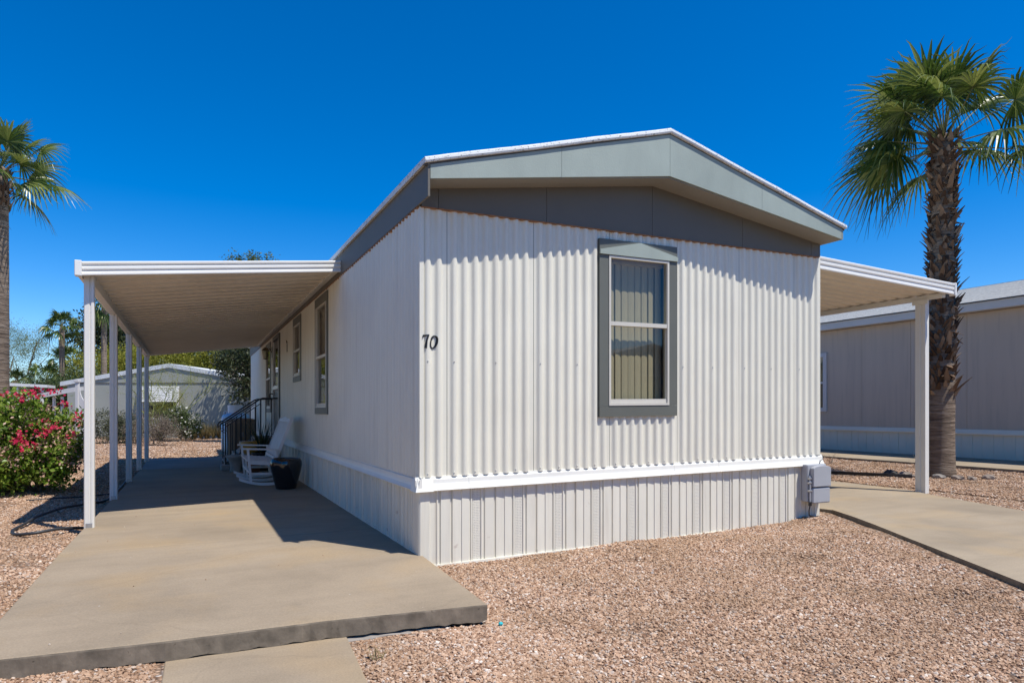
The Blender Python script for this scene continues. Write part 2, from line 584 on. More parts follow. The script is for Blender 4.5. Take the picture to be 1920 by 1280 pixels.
def slab(name, poly, ztop, thick, mat, rough_front=None, ragged=0.0, seed=1):
    """concrete slab: top polygon with an eased lip, sides with an uneven broken lower edge"""
    rnd = random.Random(seed)
    pts = []
    n = len(poly)
    for i in range(n):
        a, b = Vector(poly[i]), Vector(poly[(i + 1) % n])
        L = (b - a).length
        k = max(1, int(L / 0.045))
        for j in range(k):
            pts.append(a.lerp(b, j / k))
    c = sum((Vector(p) for p in poly), Vector((0, 0))) / n
    mb = MB()
    N = len(pts)
    rings = []
    for lvl, (ins, dz) in enumerate(((0.012, 0.0), (0.003, -0.004), (0.0, -0.013), (0.0, -thick))):
        rg = []
        for p in pts:
            d = (c - p)
            d.normalize()
            j = rnd.uniform(-1, 1)
            q = p + d * (ins + (0.003 * abs(j) if lvl < 3 else ragged * abs(rnd.uniform(-1, 1))))
            z = ztop(q.x, q.y) if callable(ztop) else ztop
            rg.append((q.x, q.y, z + dz + (ragged * 0.9 * rnd.uniform(-1, 1) if lvl == 3 else 0)))
        rings.append(rg)
    for rg in rings:
        mb.v += rg
    mb.f.append(tuple(range(N)))
    for l in range(3):
        for i in range(N):
            j = (i + 1) % N
            mb.f.append((l * N + i, l * N + N + i, l * N + N + j, l * N + j))
    o = mb.build(name, mat)
    o.data.materials.append(MATS['concrete_edge'])
    for pl_ in o.data.polygons:
        if abs(pl_.normal.z) < 0.4:
            pl_.material_index = 1
    return struct(o)


slab('patio', [(-2.80, 1.435), (-0.004, 1.485), (-0.004, 10.72), (-2.72, 10.52)], 0.0, 0.13, 'concrete', seed=2)
slab('patio_front', [(-2.80, 1.41), (-2.80, -1.36), (-1.9, -1.44), (-1.05, -1.46), (-0.06, -1.57), (0.02, -0.03), (-0.004, 0.0), (-0.004, 1.46)], 0.003, 0.108, 'concrete', ragged=0.007, seed=3)
slab('patio_rear', [(-2.72, 10.53), (-0.004, 10.73), (-0.004, 14.4), (-2.75, 14.1)], -0.004, 0.13, 'concrete_far', seed=4)
slab('walkway', [(-1.90, -1.37), (-1.94, -2.9), (-1.02, -2.9), (-0.925, -1.37)], -0.110, 0.1, 'concrete', ragged=0.005, seed=5)
# broken footing lump under the slab's front edge
rnd = random.Random(5)
mb = MB()
prof = []
for i in range(15):
    x = -0.93 + i * 0.045
    h = 0.055 * (0.6 + 0.4 * sin(i * 1.7) * sin(i * 0.6 + 1)) * (1 - max(0, i - 11) / 3.4)
    y0 = -1.475 - 0.055 * max(0.0, (x + 1.05)) - 0.02 + 0.02 * rnd.random()
    prof.append((x, y0, -0.112 - 0.01 * rnd.random(), max(0.012, h)))
for x, y, z, h in prof:
    mb.v += [(x, y + 0.06, z + 0.004), (x, y - 0.012, z - 0.008), (x, y - 0.02 * rnd.random(), z - h), (x, y + 0.07, z - h - 0.03)]
for i in range(14):
    for k in range(3):
        mb.f.append((i * 4 + k, i * 4 + k + 1, i * 4 + 4 + k + 1, i * 4 + 4 + k))
struct(mb.build('patio_footing', 'stone'))


def drive_z(x, y):
    return 0.042


slab('driveway', [(4.93, 14.0), (4.93, 0.42), (5.17, 0.25), (5.21, 0.07), (4.972, -0.393), (4.70, -0.85), (4.316, -1.45), (4.025, -1.92), (3.426, -2.874), (2.2, -4.8), (5.6, -4.9), (6.6, -2.9), (7.25, -0.9), (7.75, 0.45), (8.02, 0.95), (8.08, 1.7), (8.08, 14.0)], 0.045, 0.11, 'concrete_drive', ragged=0.006, seed=6)
slab('neighbour_walkway', [(11.62, -6), (13.98, -6), (13.98, 15), (11.52, 15)], 0.185, 0.12, 'concrete_drive', ragged=0.004, seed=7)

# gravel stones: uncountable, one object
rs = np.random.RandomState(3)


def inside(poly, x, y):
    c = np.zeros(x.shape, bool)
    n = len(poly)
    for i in range(n):
        x0, y0 = poly[i]
        x1, y1 = poly[(i + 1) % n]
        t = ((y0 > y) != (y1 > y)) & (x < (x1 - x0) * (y - y0) / (y1 - y0 + 1e-12) + x0)
        c ^= t
    return c


BLOCK = [[(-2.8, 14.1), (-2.8, -1.36), (-0.06, -1.57), (0.02, -0.03), (4.88, 0.0), (4.88, 14.1)],
         [(-1.94, -1.3), (-1.94, -2.9), (-1.02, -2.9), (-0.925, -1.3)],
         [(4.93, 14.0), (4.93, 0.42), (5.06, 0.16), (4.86, -0.28), (3.35, -2.82), (2.2, -4.8), (5.6, -4.9), (6.6, -2.9), (7.25, -0.9), (7.75, 0.45), (8.05, 0.95), (8.08, 14)],
         [(11.62, -6), (14.5, -6), (14.5, 15), (11.52, 15)]]
PX, PR = [], []
for (x0, x1, y0, y1, dens, r0, r1) in ((-2.9, 0.2, -3.4, -0.9, 4200, .0085, .0155), (-0.4, 5.3, -2.6, 0.1, 3900, .009, .0165), (0.2, 4.2, -4.6, -2.6, 4000, .009, .0155), (-6.2, -2.75, -2.2, 5.5, 1900, .010, .018),
                                      (-6.5, -2.75, 5.5, 14.5, 700, .013, .022), (7.2, 12, -1.2, 6, 1100, .012, .021), (-6, 1, 14, 27, 180, .02, .035)):
    n = int((x1 - x0) * (y1 - y0) * dens * 1.6)
    x = rs.uniform(x0, x1, n)
    y = rs.uniform(y0, y1, n)
    ok = np.ones(n, bool)
    for b in BLOCK:
        ok &= ~inside(b, x, y)
    ok &= (np.sin(x * 3.1 + 1.7 * np.sin(y * 1.3)) * np.sin(y * 2.7 + 1.3 * np.sin(x * 1.9)) + 0.5 * np.sin(x * 9 + y * 7) * np.sin(y * 8 - x * 5)) < rs.uniform(0.5, 1.5, n)
    x, y = x[ok], y[ok]
    r = (r0 + (r1 - r0) * rs.beta(1.2, 3.4, len(x)) * 1.9) * 0.73
    PX.append(np.stack([x, y, gz(x, y) + r * rs.uniform(-0.1, 0.55, len(x))], -1))
    PR.append(r)
# a few stones kicked onto the slabs
x = rs.uniform(-2.7, -0.2, 26)
y = rs.uniform(-1.3, 5, 26)
PX.append(np.stack([x, y, np.full(26, 0.006)], -1))
PR.append(rs.uniform(.003, .007, 26))
PX, PR = np.concatenate(PX), np.concatenate(PR)
me = bpy.data.meshes.new('gravel')
me.vertices.add(len(PX))
me.vertices.foreach_set('co', PX.astype(np.float32).ravel())
at = me.attributes.new('rad', 'FLOAT', 'POINT')
at.data.foreach_set('value', PR.astype(np.float32))
gob = link('gravel', me)
gob['kind'] = 'stuff'
tag(gob, 'pinkish tan crushed rock gravel covering the yard', 'gravel')
ng = bpy.data.node_groups.new('gravel_nodes', 'GeometryNodeTree')
ng.interface.new_socket('Geometry', in_out='INPUT', socket_type='NodeSocketGeometry')
ng.interface.new_socket('Geometry', in_out='OUTPUT', socket_type='NodeSocketGeometry')
N_ = ng.nodes
gi, go = N_.new('NodeGroupInput'), N_.new('NodeGroupOutput')
ico = N_.new('GeometryNodeMeshIcoSphere')
ico.inputs['Radius'].default_value = 1.0
ico.inputs['Subdivisions'].default_value = 1
spn = N_.new('GeometryNodeSetPosition')
rv = N_.new('FunctionNodeRandomValue')
rv.data_type = 'FLOAT_VECTOR'
rv.inputs['Min'].default_value = (-0.33, -0.33, -0.33)
rv.inputs['Max'].default_value = (0.33, 0.33, 0.33)
ng.links.new(ico.outputs[0], spn.inputs['Geometry'])
ng.links.new(rv.outputs[0], spn.inputs['Offset'])
sm = N_.new('GeometryNodeSetMaterial')
sm.inputs['Material'].default_value = MATS['gravel_stone']
ng.links.new(spn.outputs[0], sm.inputs['Geometry'])
iop = N_.new('GeometryNodeInstanceOnPoints')
ng.links.new(gi.outputs[0], iop.inputs['Points'])
ng.links.new(sm.outputs[0], iop.inputs['Instance'])
rr = N_.new('FunctionNodeRandomValue')
rr.data_type = 'FLOAT_VECTOR'
rr.inputs['Min'].default_value = (-0.6, -0.6, 0)
rr.inputs['Max'].default_value = (0.6, 0.6, 6.28)
ng.links.new(rr.outputs[0], iop.inputs['Rotation'])
na = N_.new('GeometryNodeInputNamedAttribute')
na.data_type = 'FLOAT'
na.inputs['Name'].default_value = 'rad'
sv = N_.new('FunctionNodeRandomValue')
sv.data_type = 'FLOAT_VECTOR'
sv.inputs['Min'].default_value = (0.75, 0.7, 0.45)
sv.inputs['Max'].default_value = (1.45, 1.1, 0.9)
sv.inputs['Seed'].default_value = 4
vm = N_.new('ShaderNodeVectorMath')
vm.operation = 'SCALE'
ng.links.new(sv.outputs[0], vm.inputs[0])
ng.links.new(na.outputs[0], vm.inputs['Scale'])
ng.links.new(vm.outputs[0], iop.inputs['Scale'])
ng.links.new(iop.outputs[0], go.inputs[0])
mod = gob.modifiers.new('stones', 'NODES')
mod.node_group = ng

# ------------------------------------------------------------------ mobile home
K = 0.0114           # the home stands a little higher at its right end
W, LEN = 4.88, 17.3
ZS = 2.984           # top of siding
ZB = 0.668           # bottom of siding
home = root('mobile_home', (0, 0, 0), 'white corrugated mobile home with sage gable fascia and number 70', 'mobile home')


def corr(u):
    """corrugation depth across one 0.845 m panel"""
    t = (u - 0.022) / 0.1002
    if t < 0.02 or t > 7.98:
        return 0.0
    return 0.0115 * (1 + math.tanh(2.0 * sin(2 * pi * t - 1.2)) / 0.964)


def corr_panel(u0, u1, z0, z1, place, holes=(), start=0.0, step=0.01):
    """corrugated sheet; place(u, depth, z) gives a world point; holes are (ua, ub, za, zb)"""
    us = list(np.arange(u0, u1 - 1e-6, step)) + [u1]
    for a, b, _, _ in holes:
        us += [t for t in (a, b) if u0 < t < u1]
    us = sorted(set(round(t, 5) for t in us))
    mb = MB()
    for a, b in zip(us[:-1], us[1:]):
        segs = [(z0, z1)]
        mid = (a + b) / 2
        for ha, hb, hz0, hz1 in holes:
            if ha < mid < hb:
                ns = []
                for s0, s1 in segs:
                    if hz0 > s0:
                        ns.append((s0, min(s1, hz0)))
                    if hz1 < s1:
                        ns.append((max(s0, hz1), s1))
                segs = [q for q in ns if q[1] > q[0] + 1e-4]
        for s0, s1 in segs:
            da, db = corr(a - start), corr(b - start)
            mb.add([place(a, da, s0), place(b, db, s0), place(b, db, s1), place(a, da, s1)], [(0, 1, 2, 3)])
    # weld neighbouring columns
    key, vs, idx = {}, [], []
    for p in mb.v:
        q = tuple(round(t, 4) for t in p)
        if q not in key:
            key[q] = len(vs)
            vs.append(p)
        idx.append(key[q])
    mb.v = vs
    mb.f = [tuple(idx[i] for i in f) for f in mb.f]
    return mb


FW0 = (1.80, 2.75, 1.185, 2.92)           # front window trim outer, world coordinates
fh = [(1.86, 2.69, 1.22, 2.86)]
seams = [0.0, 0.241, 1.095, 1.937, 2.779, 3.635, 4.477, 4.88]
for i in range(7):
    a, b = seams[i], seams[i + 1]
    st = a if i else b - 0.845
    p = corr_panel(a + 0.003, b - 0.002, ZB, ZS, lambda u, d, z: (u, -d - 0.004 - 0.0015 * ((u - a) / (b - a)), z), [(h[0], h[1], h[2] - K * 2.3, h[3] - K * 2.3) for h in fh], st)
    # lapped seam edge
    sp_ = p.build('siding_panel', 'siding', home, smooth=True, shear=K, fix=False)
    if 0 < i:
        MB().box(a - 0.03, a + 0.03, 0.0, 0.008, ZB, ZS if not 1.86 < a < 2.69 else 1.15).build('seam_strip', 'black', sp_, shear=K)
    for zz, dx, mt_ in ((1.665, 0.40, 'steel'), (0.70, 0.2, 'siding')):
        sc = MB()
        u = a + 0.06
        while u < b - 0.02:
            if not (FW0[0] - .02 < u < FW0[1] + .02 and 1.1 < zz < 2.9):
                d = corr(u - st)
                k_ = 0.7
                sc.lathe([(0.0085 * k_, 0), (0.0085 * k_, 0.003), (0.004 * k_, 0.006)], (0, 0, 0), 6)
                n = 18
                for q in range(len(sc.v) - n, len(sc.v)):
                    x_, y_, z_ = sc.v[q]
                    sc.v[q] = (u + x_, -d - 0.005 - z_, zz + y_)
            u += dx
        if sc.v:
            sc.build('screw_row', mt_, sp_, shear=K)['kind'] = 'stuff'

# left long wall
WIN = [(4.08, 5.12, 1.19, 2.94, 'tall'), (6.58, 7.56, 1.77, 2.94, 'short'), (11.38, 12.5, 1.2, 2.9, 'tall')]
DOOR = (9.62, 10.88, 0.68, 2.93)
holes = [(a + .05, b - .07, c + .05, d - .04) for a, b, c, d, _ in WIN] + [(DOOR[0] + .06, DOOR[1] - .06, DOOR[2] - 0.02, DOOR[3] - .05)]
a = 0.0
while a < LEN - 0.01:
    b = min(a + 0.845, LEN)
    p = corr_panel(a + 0.001, b - 0.0005, ZB, ZS, lambda u, d, z: (-0.004 - d * 1.0, u, z), holes, a, 0.0125)
    p.build('siding_panel', 'siding', home, smooth=True, fix=False)
    a = b
# right long wall and rear wall (plain sheets seen from the side only)
mb = MB()
mb.box(4.87, 4.885, 0.02, LEN, 0.0, 3.04)
mb.build('right_wall', 'siding', home, shear=K)
mb = MB()
mb.prism([(0.0, 0.0), (4.86, 0.0), (4.86, 3.1), (2.44, 3.6), (0.0, 3.1)], LEN - 0.02, LEN - 0.005, 'y')
mb.build('rear_wall', 'siding', home, shear=K)
# interior shell
mb = MB()
x0, x1, y0, y1, z0, z1 = 0.10, 4.7, 0.12, 17.1, 0.72, 2.96
mb.add([(x0, y0, z0), (x1, y0, z0), (x1, y1, z0), (x0, y1, z0), (x0, y0, z1), (x1, y0, z1), (x1, y1, z1), (x0, y1, z1)],
       [(0, 1, 2, 3), (4, 5, 6, 7), (1, 2, 6, 5), (2, 3, 7, 6)])
mb.box(x0, x1, 3.2, 3.3, z0, z1)
mb.build('interior', 'interior', home)
# corner trims
mb = MB()
mb.box(-0.012, 0.026, -0.02, 0.026, ZB, ZS)
mb.build('corner_trim', 'siding', home, shear=K)
mb = MB()
mb.box(4.845, 4.892, -0.02, 0.03, ZB, ZS)
mb.build('corner_trim', 'siding', home, shear=K)

# gable: frieze boards, soffit, fascia, roof
def soff(x):
    return 3.137 + (3.492 - 3.137) * (1 - abs(x - 2.44) / 2.44)


fz = [0.0, 0.155, 1.22, 2.44, 3.66, 4.73, 4.88]
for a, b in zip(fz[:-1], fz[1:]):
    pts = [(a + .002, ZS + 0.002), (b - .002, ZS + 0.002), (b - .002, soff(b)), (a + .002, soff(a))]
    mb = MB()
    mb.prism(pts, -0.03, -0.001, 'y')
    mb.build('frieze_panel', 'sage_shade', home, shear=K)
# crinkled rusty drip strip under the frieze
mb = MB()
u = 0.0
while u < W - 0.05:
    wv = 0.006 if int(u / 0.05) % 2 else 0.0
    mb.box(u, u + 0.049, -0.034 - wv, -0.0005, ZS - 0.008 - wv * .4, ZS + 0.001)
    u += 0.05
mb.build('drip_strip', 'rust', home, shear=K)
OV = 0.30
for sgn in (0, 1):
    a, b = (-0.012, 2.44) if sgn == 0 else (2.44, 4.895)
    mb = MB()
    mb.hexa([(a, -OV + .012, soff(max(0, min(4.88, a))) - 0.006), (b, -OV + .012, soff(max(0, min(4.88, b))) - .006), (b, 0.002, soff(min(4.88, b)) - 0.006), (a, 0.002, soff(max(0, a)) - .006),
             (a, -OV + .012, soff(max(0, a)) + 0.006), (b, -OV + .012, soff(min(4.88, b)) + .006), (b, 0.002, soff(min(4.88, b)) + .006), (a, 0.002, soff(max(0, a)) + .006)])
    mb.build('soffit_panel', 'soffit', home, shear=K)


def ftop(x):
    return 3.245 + (3.905 - 3.245) * (1 - abs(x - 2.44) / 2.46)


def fbot(x):
    return 3.135 + (3.500 - 3.135) * (1 - abs(x - 2.44) / 2.44)


fb = [-0.014, 1.22, 2.44, 3.66, 4.9]
for a, b in zip(fb[:-1], fb[1:]):
    n = 3
    mb = MB()
    mb.prism([(a + .0015, fbot(a)), (b - .0015, fbot(b)), (b - .0015, ftop(b)), (a + .0015, ftop(a))], -OV - 0.008, -OV + 0.011, 'y')
    mb.build('fascia_board', 'sage', home, shear=K)
# faint vertical battens seen through the paint
# dark boards painted as the shadow gap below the gable's white roof edge
def rtop(x):
    return 3.30 + (3.965 - 3.30) * (1 - abs(x - 2.44) / 2.5)


for a, b in ((-0.06, 2.44), (2.44, 4.94)):
    mb = MB()
    mb.prism([(a, ftop(a) + 0.001), (b, ftop(b) + 0.001), (b, ftop(b) + 0.028), (a, ftop(a) + 0.028)], -OV - 0.004, -OV + 0.02, 'y')
    mb.build('gap_shade', 'shadowgap', home, shear=K)
# roof sheet with a rolled, speckled front edge
prof = [(-OV - 0.03, -0.048), (-OV - 0.036, -0.034), (-OV - 0.034, -0.012), (-OV - 0.02, 0.0), (-OV + 0.05, 0.004), (LEN + 0.25, 0.004), (LEN + 0.25, -0.048)]
for a, b in ((-0.065, 2.44), (2.44, 4.945)):
    mb = MB()
    n = 26
    rnd = random.Random(int(a * 10) + 7)
    for i in range(n + 1):
        x = a + (b - a) * i / n
        wob = 0.002 * sin(x * 5.1) + 0.001 * rnd.uniform(-1, 1)
        for y, dz in prof:
            mb.v.append((x, y, rtop(x) + dz + wob))
    m_ = len(prof)
    for i in range(n):
        for k in range(m_):
            j = (k + 1) % m_
            mb.f.append((i * m_ + k, i * m_ + j, i * m_ + m_ + j, i * m_ + m_ + k))
    mb.f.append(tuple(range(m_)))
    mb.f.append(tuple(n * m_ + k for k in range(m_)))
    mb.build('roof', 'roofcoat', home, shear=K)
# long-side fascias
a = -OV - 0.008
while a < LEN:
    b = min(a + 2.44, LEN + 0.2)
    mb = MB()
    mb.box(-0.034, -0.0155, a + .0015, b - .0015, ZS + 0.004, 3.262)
    mb.build('side_fascia', 'sage_shade', home)
    a = b
mb = MB()
mb.box(-0.05, -0.002, -OV - .004, LEN + .2, 3.2635, 3.29)
mb.build('side_gap_shade', 'shadowgap', home)  # dark strip painted as the shadow gap along the side roof edge
mb = MB()
mb.box(4.892, 4.912, -OV - 0.008, LEN, 3.13, 3.24)
mb.build('side_fascia', 'sage', home, shear=K)
mb = MB()
u = 0.0
while u < LEN - 0.1:
    mb.box(-0.026 - (0.005 if int(u / 0.05) % 2 else 0), -0.001, u, u + 0.049, ZS - 0.008, ZS + 0.003)
    u += 0.05
mb.build('drip_strip', 'rust', home)

# belt trim, front and side: cove profile
cove = [(0.0, 0.672), (-0.012, 0.672), (-0.014, 0.655), (-0.026, 0.648), (-0.029, 0.615), (-0.036, 0.59), (-0.05, 0.566), (-0.056, 0.56), (-0.056, 0.552), (0.0, 0.552)]
for a, b in ((-0.05, 0.437), (0.439, 2.72), (2.722, 3.32), (3.322, 4.925)):
    mb = MB()
    mb.prism([(y, z) for y, z in cove], a, b, 'x')
    mb.build('belt_trim', 'trimwhite', home, shear=K)
for a, b in ((-0.055, 0.10), (0.102, 3.7), (3.702, 7.3), (7.302, 10.9), (10.902, 14.5), (14.502, LEN)):
    mb = MB()
    mb.prism([(y * 0.9, z) for y, z in cove], a, b, 'y')
    mb.build('belt_trim', 'trimwhite', home)

mb = MB()
mb.hexa([(-0.060, -0.064, 0.549), (0.10, -0.064, 0.549), (0.10, 0.0, 0.549), (-0.060, 0.10, 0.549), (-0.030, -0.032, 0.66), (0.10, -0.032, 0.66), (0.10, 0.0, 0.66), (-0.030, 0.10, 0.66)])
mb.build('belt_corner', 'trimwhite', home, shear=K)

# vinyl skirting: 0.42 m boards with vent strips
SK = [(0, 0), (0.004, 0.013), (0.016, 0.013), (0.022, 0.003), (0.098, 0.003), (0.104, 0.013), (0.116, 0.013), (0.12, 0.0), (0.138, 0.0), (0.142, 0.013),
      (0.228, 0.013), (0.232, 0.0), (0.244, 0.0), (0.25, 0.014), (0.332, 0.005), (0.338, 0.013), (0.408, 0.008), (0.412, 0.0), (0.42, 0.0)]


def skirt_board(u0, ulim, zb, zt, place):
    mb = MB()
    pts = [(u0 + u, d) for u, d in SK if u0 + u <= ulim + 1e-6]
    for (a, da), (b, db) in zip(pts[:-1], pts[1:]):
        mb.add([place(a, da, zb(a)), place(b, db, zb(b)), place(b, db, zt), place(a, da, zt)], [(0, 1, 2, 3)])
    vs = None
    if u0 + 0.1 < ulim:
        a, b = u0 + 0.026, u0 + 0.094
        vs = MB().add([place(a, 0.0045, zb(a) + .015), place(b, 0.0045, zb(b) + .015), place(b, 0.0045, zt), place(a, 0.0045, zt)], [(0, 1, 2, 3)])
    return mb, vs


zbf = lambda x: float(np.interp(x, [0, 0.15, 2.5, 3.6, 4.88], [-0.12, -0.12, -0.115, -0.115, -0.11]))
u0 = 0.459
k0 = 0
mb0, _ = skirt_board(u0 - 0.42, 0.46, zbf, 0.556, lambda u, d, z: (u, -0.006 - d, z))
mb0.build('skirt_panel', 'skirt', home, shear=K, fix=False)
while u0 < 4.8:
    mb, vs = skirt_board(u0, 4.86, zbf, 0.556, lambda u, d, z: (u, -0.006 - d + 0.006 * sin(u * 2.1), z))
    sp_ = mb.build('skirt_panel', 'skirt', home, shear=K, fix=False)
    if vs:
        vs.v = [(x, -0.0115 + 0.006 * sin(x * 2.1), z) for x, y, z in vs.v]
        vs.build('vent_strip', 'vent', sp_, shear=K, fix=False)
    u0 += 0.4195
u0 = 0.14
while u0 < LEN:
    mb, vs = skirt_board(u0, LEN, lambda y: -0.012, 0.556, lambda u, d, z: (-0.003 - d * 1.9, u, z))
    mb.build('skirt_panel', 'skirt', home, fix=False)
    u0 += 0.4195
# corner skirt piece and bottom rail
mb = MB()
mb.prism([(-0.022, 0.14), (-0.022, 0.02), (-0.018, -0.012), (-0.006, -0.024), (0.075, -0.026), (0.085, -0.008), (0.085, 0.0), (0.0, 0.0), (0.0, 0.14)], -0.12, 0.554, 'z')
mb.build('skirt_corner', 'skirt', home, shear=K)
mb = MB()
mb.prism([(4.80, -0.004), (4.80, -0.02), (4.872, -0.026), (4.884, -0.014), (4.884, 0.1), (4.87, 0.1), (4.87, -0.004)], -0.1, 0.554, 'z')
mb.build('skirt_corner', 'skirt', home, shear=K)
mb = MB()
for i in range(24):
    a, b = 0.03 + i * 4.83 / 24, 0.03 + (i + 1) * 4.83 / 24
    za, zb_ = -0.095, -0.095
    mb.hexa([(a, -0.032, za - .05), (b, -0.032, zb_ - .05), (b, -0.002, zb_ - .05), (a, -0.002, za - .05), (a, -0.026, za + 0.005), (b, -0.026, zb_ + 0.005), (b, -0.002, zb_ + 0.005), (a, -0.002, za + .005)])
mb.build('bottom_rail', 'skirt', home, shear=K)
mb = MB()
mb.box(-0.024, -0.001, 0.15, LEN, -0.006, 0.02)
mb.build('bottom_rail', 'skirt', home)


# windows: place(u, depth, z)
def window(a, b, z0, z1, place, shear, arch=True, slats=True, mid=None, blind_h=True, big=True):
    wroot = None
    t = 0.105 if big else 0.09

    def bx(u0, u1, d0, d1, za, zb):
        m_ = MB()
        m_.hexa([place(u0, d0, za), place(u1, d0, za), place(u1, d1, za), place(u0, d1, za), place(u0, d0, zb), place(u1, d0, zb), place(u1, d1, zb), place(u0, d1, zb)])
        return m_
    w = bx(a, b, -0.012, 0.03, z0, z0 + t).build('window', 'casing', home, shear=shear)
    w['label'] = 'sage trimmed single hung window'
    bx(a, a + t, -0.012, 0.0285, z0 + t + .001, z1 - t - .05).build('casing', 'casing', w, shear=shear)
    bx(b - t, b, -0.012, 0.0285, z0 + t + .001, z1 - t - .05).build('casing', 'casing', w, shear=shear)
    # head board with the low pediment cut standing proud
    m_ = MB()
    zt0, zt1 = z1 - t - 0.048, z1
    m_.hexa([place(a, -0.012, zt0), place(b, -0.012, zt0), place(b, 0.03, zt0), place(a, 0.03, zt0), place(a, -0.012, zt1), place(b, -0.012, zt1), place(b, 0.03, zt1), place(a, 0.03, zt1)])
    m_.build('head_casing', 'casing', w, shear=shear)
    if arch:
        m_ = MB()
        poly = [(a, zt0 + 0.002), (b, zt0 + 0.002), (b, zt0 + 0.045), ((a + b) / 2, zt1 - 0.006), (a, zt0 + 0.045)]
        n = len(poly)
        m_.add([place(u, 0.031, z) for u, z in poly] + [place(u, 0.045, z) for u, z in poly],
               [tuple(range(n)), tuple(range(2 * n - 1, n - 1, -1))] + [(i, (i + 1) % n, n + (i + 1) % n, n + i) for i in range(n)])
        m_.build('pediment_board', 'sage', w, shear=shear)
    # aluminium frame
    fa, fb_, f0, f1 = a + t + .002, b - t - .002, z0 + t + 0.004, z1 - t - 0.052
    fr = MB()
    e = 0.022
    for q in (bx(fa, fb_, -0.03, 0.036, f0, f0 + e), bx(fa, fb_, -0.03, 0.036, f1 - e, f1), bx(fa, fa + e, -0.03, 0.0355, f0 + e, f1 - e), bx(fb_ - e, fb_, -0.03, 0.0355, f0 + e, f1 - e)):
        fr.add(q.v, q.f)
    f = fr.build('frame', 'sash', w, shear=shear)
    mid = (f0 + f1) / 2 if mid is None else mid
    bx(fa + e + .001, fb_ - e - .001, -0.02, 0.03, mid - .02, mid + .02).build('meeting_rail', 'sash', w, shear=shear)
    bx(fa + e + .001, fb_ - e - .001, -0.02, 0.022, f0 + e + .001, f0 + e + .042).build('sash_rail', 'sash', w, shear=shear)
    p = MB().add([place(fa + e, 0.006, mid + .02), place(fb_ - e, 0.006, mid + .02), place(fb_ - e, 0.006, f1 - e), place(fa + e, 0.006, f1 - e)], [(0, 1, 2, 3)])
    p.build('pane', 'glass', w, shear=shear, fix=False)
    p = MB().add([place(fa + e, -0.008, f0 + e + .04), place(fb_ - e, -0.008, f0 + e + .04), place(fb_ - e, -0.008, mid - .02), place(fa + e, -0.008, mid - .02)], [(0, 1, 2, 3)])
    p.build('pane', 'glass', w, shear=shear, fix=False)
    if slats:
        n = 9
        rnd = random.Random(12)
        for i in range(n):
            c = fa + (i + 0.5) * (fb_ - fa) / n
            hw = 0.05
            an = radians(11 + rnd.uniform(-7, 7))
            m_ = MB()
            du, dd = hw * cos(an), hw * sin(an)
            pts = [(-1, 0), (-0.33, 0.006), (0.33, 0.006), (1, 0)]
            vs = []
            for s_, cv in pts:
                for z in (f0 + 0.03, f1 - 0.05):
                    vs.append(place(c + s_ * du, -0.10 - s_ * dd + cv, z))
            m_.add(vs, [(0, 2, 3, 1), (2, 4, 5, 3), (4, 6, 7, 5)])
            m_.build('blind_slat', 'blind', w, shear=shear, fix=False)
        bx(fa, fb_, -0.13, -0.07, f1 - 0.05, f1 - .01).build('blind_rail', 'blind', w, shear=shear)
    elif blind_h:
        zz = f1 - 0.03
        i = 0
        while zz > mid - 0.1:
            m_ = MB().add([place(fa + .01, -0.05, zz), place(fb_ - .01, -0.05, zz), place(fb_ - .01, -0.07, zz - 0.018), place(fa + .01, -0.07, zz - 0.018)], [(0, 1, 2, 3)])
            m_.build('blind_slat', 'blind', w, shear=shear, fix=False)
            zz -= 0.032
    return w


wf = window(FW0[0], FW0[1], FW0[2] - K * 2.28, FW0[3] - K * 2.28, lambda u, d, z: (u, -d - 0.012, z), K, mid=2.10 - K * 2.28)
wf['label'] = 'sage trimmed front window with vertical blinds'
for a, b, c, d, kd in WIN:
    window(a, b, c, d, lambda u, dd, z: (-dd - 0.01, u, z), 0.0, arch=False, slats=False, big=False, mid=None)

# door with dark screen and side trim
a, b, z0, z1 = DOOR
dr = MB().box(-0.02, 0.03, a + 0.11, b - 0.11, z0 + 0.02, z1 - 0.1).build('door', 'doorgreen', home)
dr['label'] = 'dark screen door at the top of the steps'
for m_, n_ in ((MB().box(-0.05, -0.002, a, a + 0.1, z0, z1), 'casing'), (MB().box(-0.05, -0.002, b - 0.1, b, z0, z1), 'casing'), (MB().box(-0.051, -0.002, a + .101, b - .101, z1 - 0.09, z1), 'head_casing')):
    m_.build(n_, 'casing', dr)
MB().box(-0.06, -0.021, a + .13, b - .13, 1.72, 1.80).build('kick_rail', 'metalwhite', dr)
for yy in (a + 0.125, b - 0.125):
    MB().box(-0.055, -0.021, yy - .012, yy + .012, z0 + .03, z1 - .11).build('screen_frame', 'metalwhite', dr)
MB().box(-0.024, -0.0205, a + .14, b - .14, 1.81, z1 - .13).build('screen', 'glassdark', dr)
MB().tube([(-0.06, b - 0.17, 1.52), (-0.12, b - 0.17, 1.53), (-0.13, b - 0.17, 1.60), (-0.12, b - .17, 1.63), (-0.06, b - .17, 1.63)], 0.014, 8).build('handle', 'black', dr, smooth=True)

# house number, black painted metal digits with a brush-like slant
def digit(pts, r):
    return MB().tube(pts, r, 8)


y_ = 0.0


def onto_sheet(mb):
    """lay thin digits on the corrugated first panel"""
    mb.v = [(x, -(corr(x - (0.241 - 0.845)) if x > 0.026 else 0.016) - 0.0085 + max(-0.004, min(0.004, y)), z) for x, y, z in mb.v]
    return mb


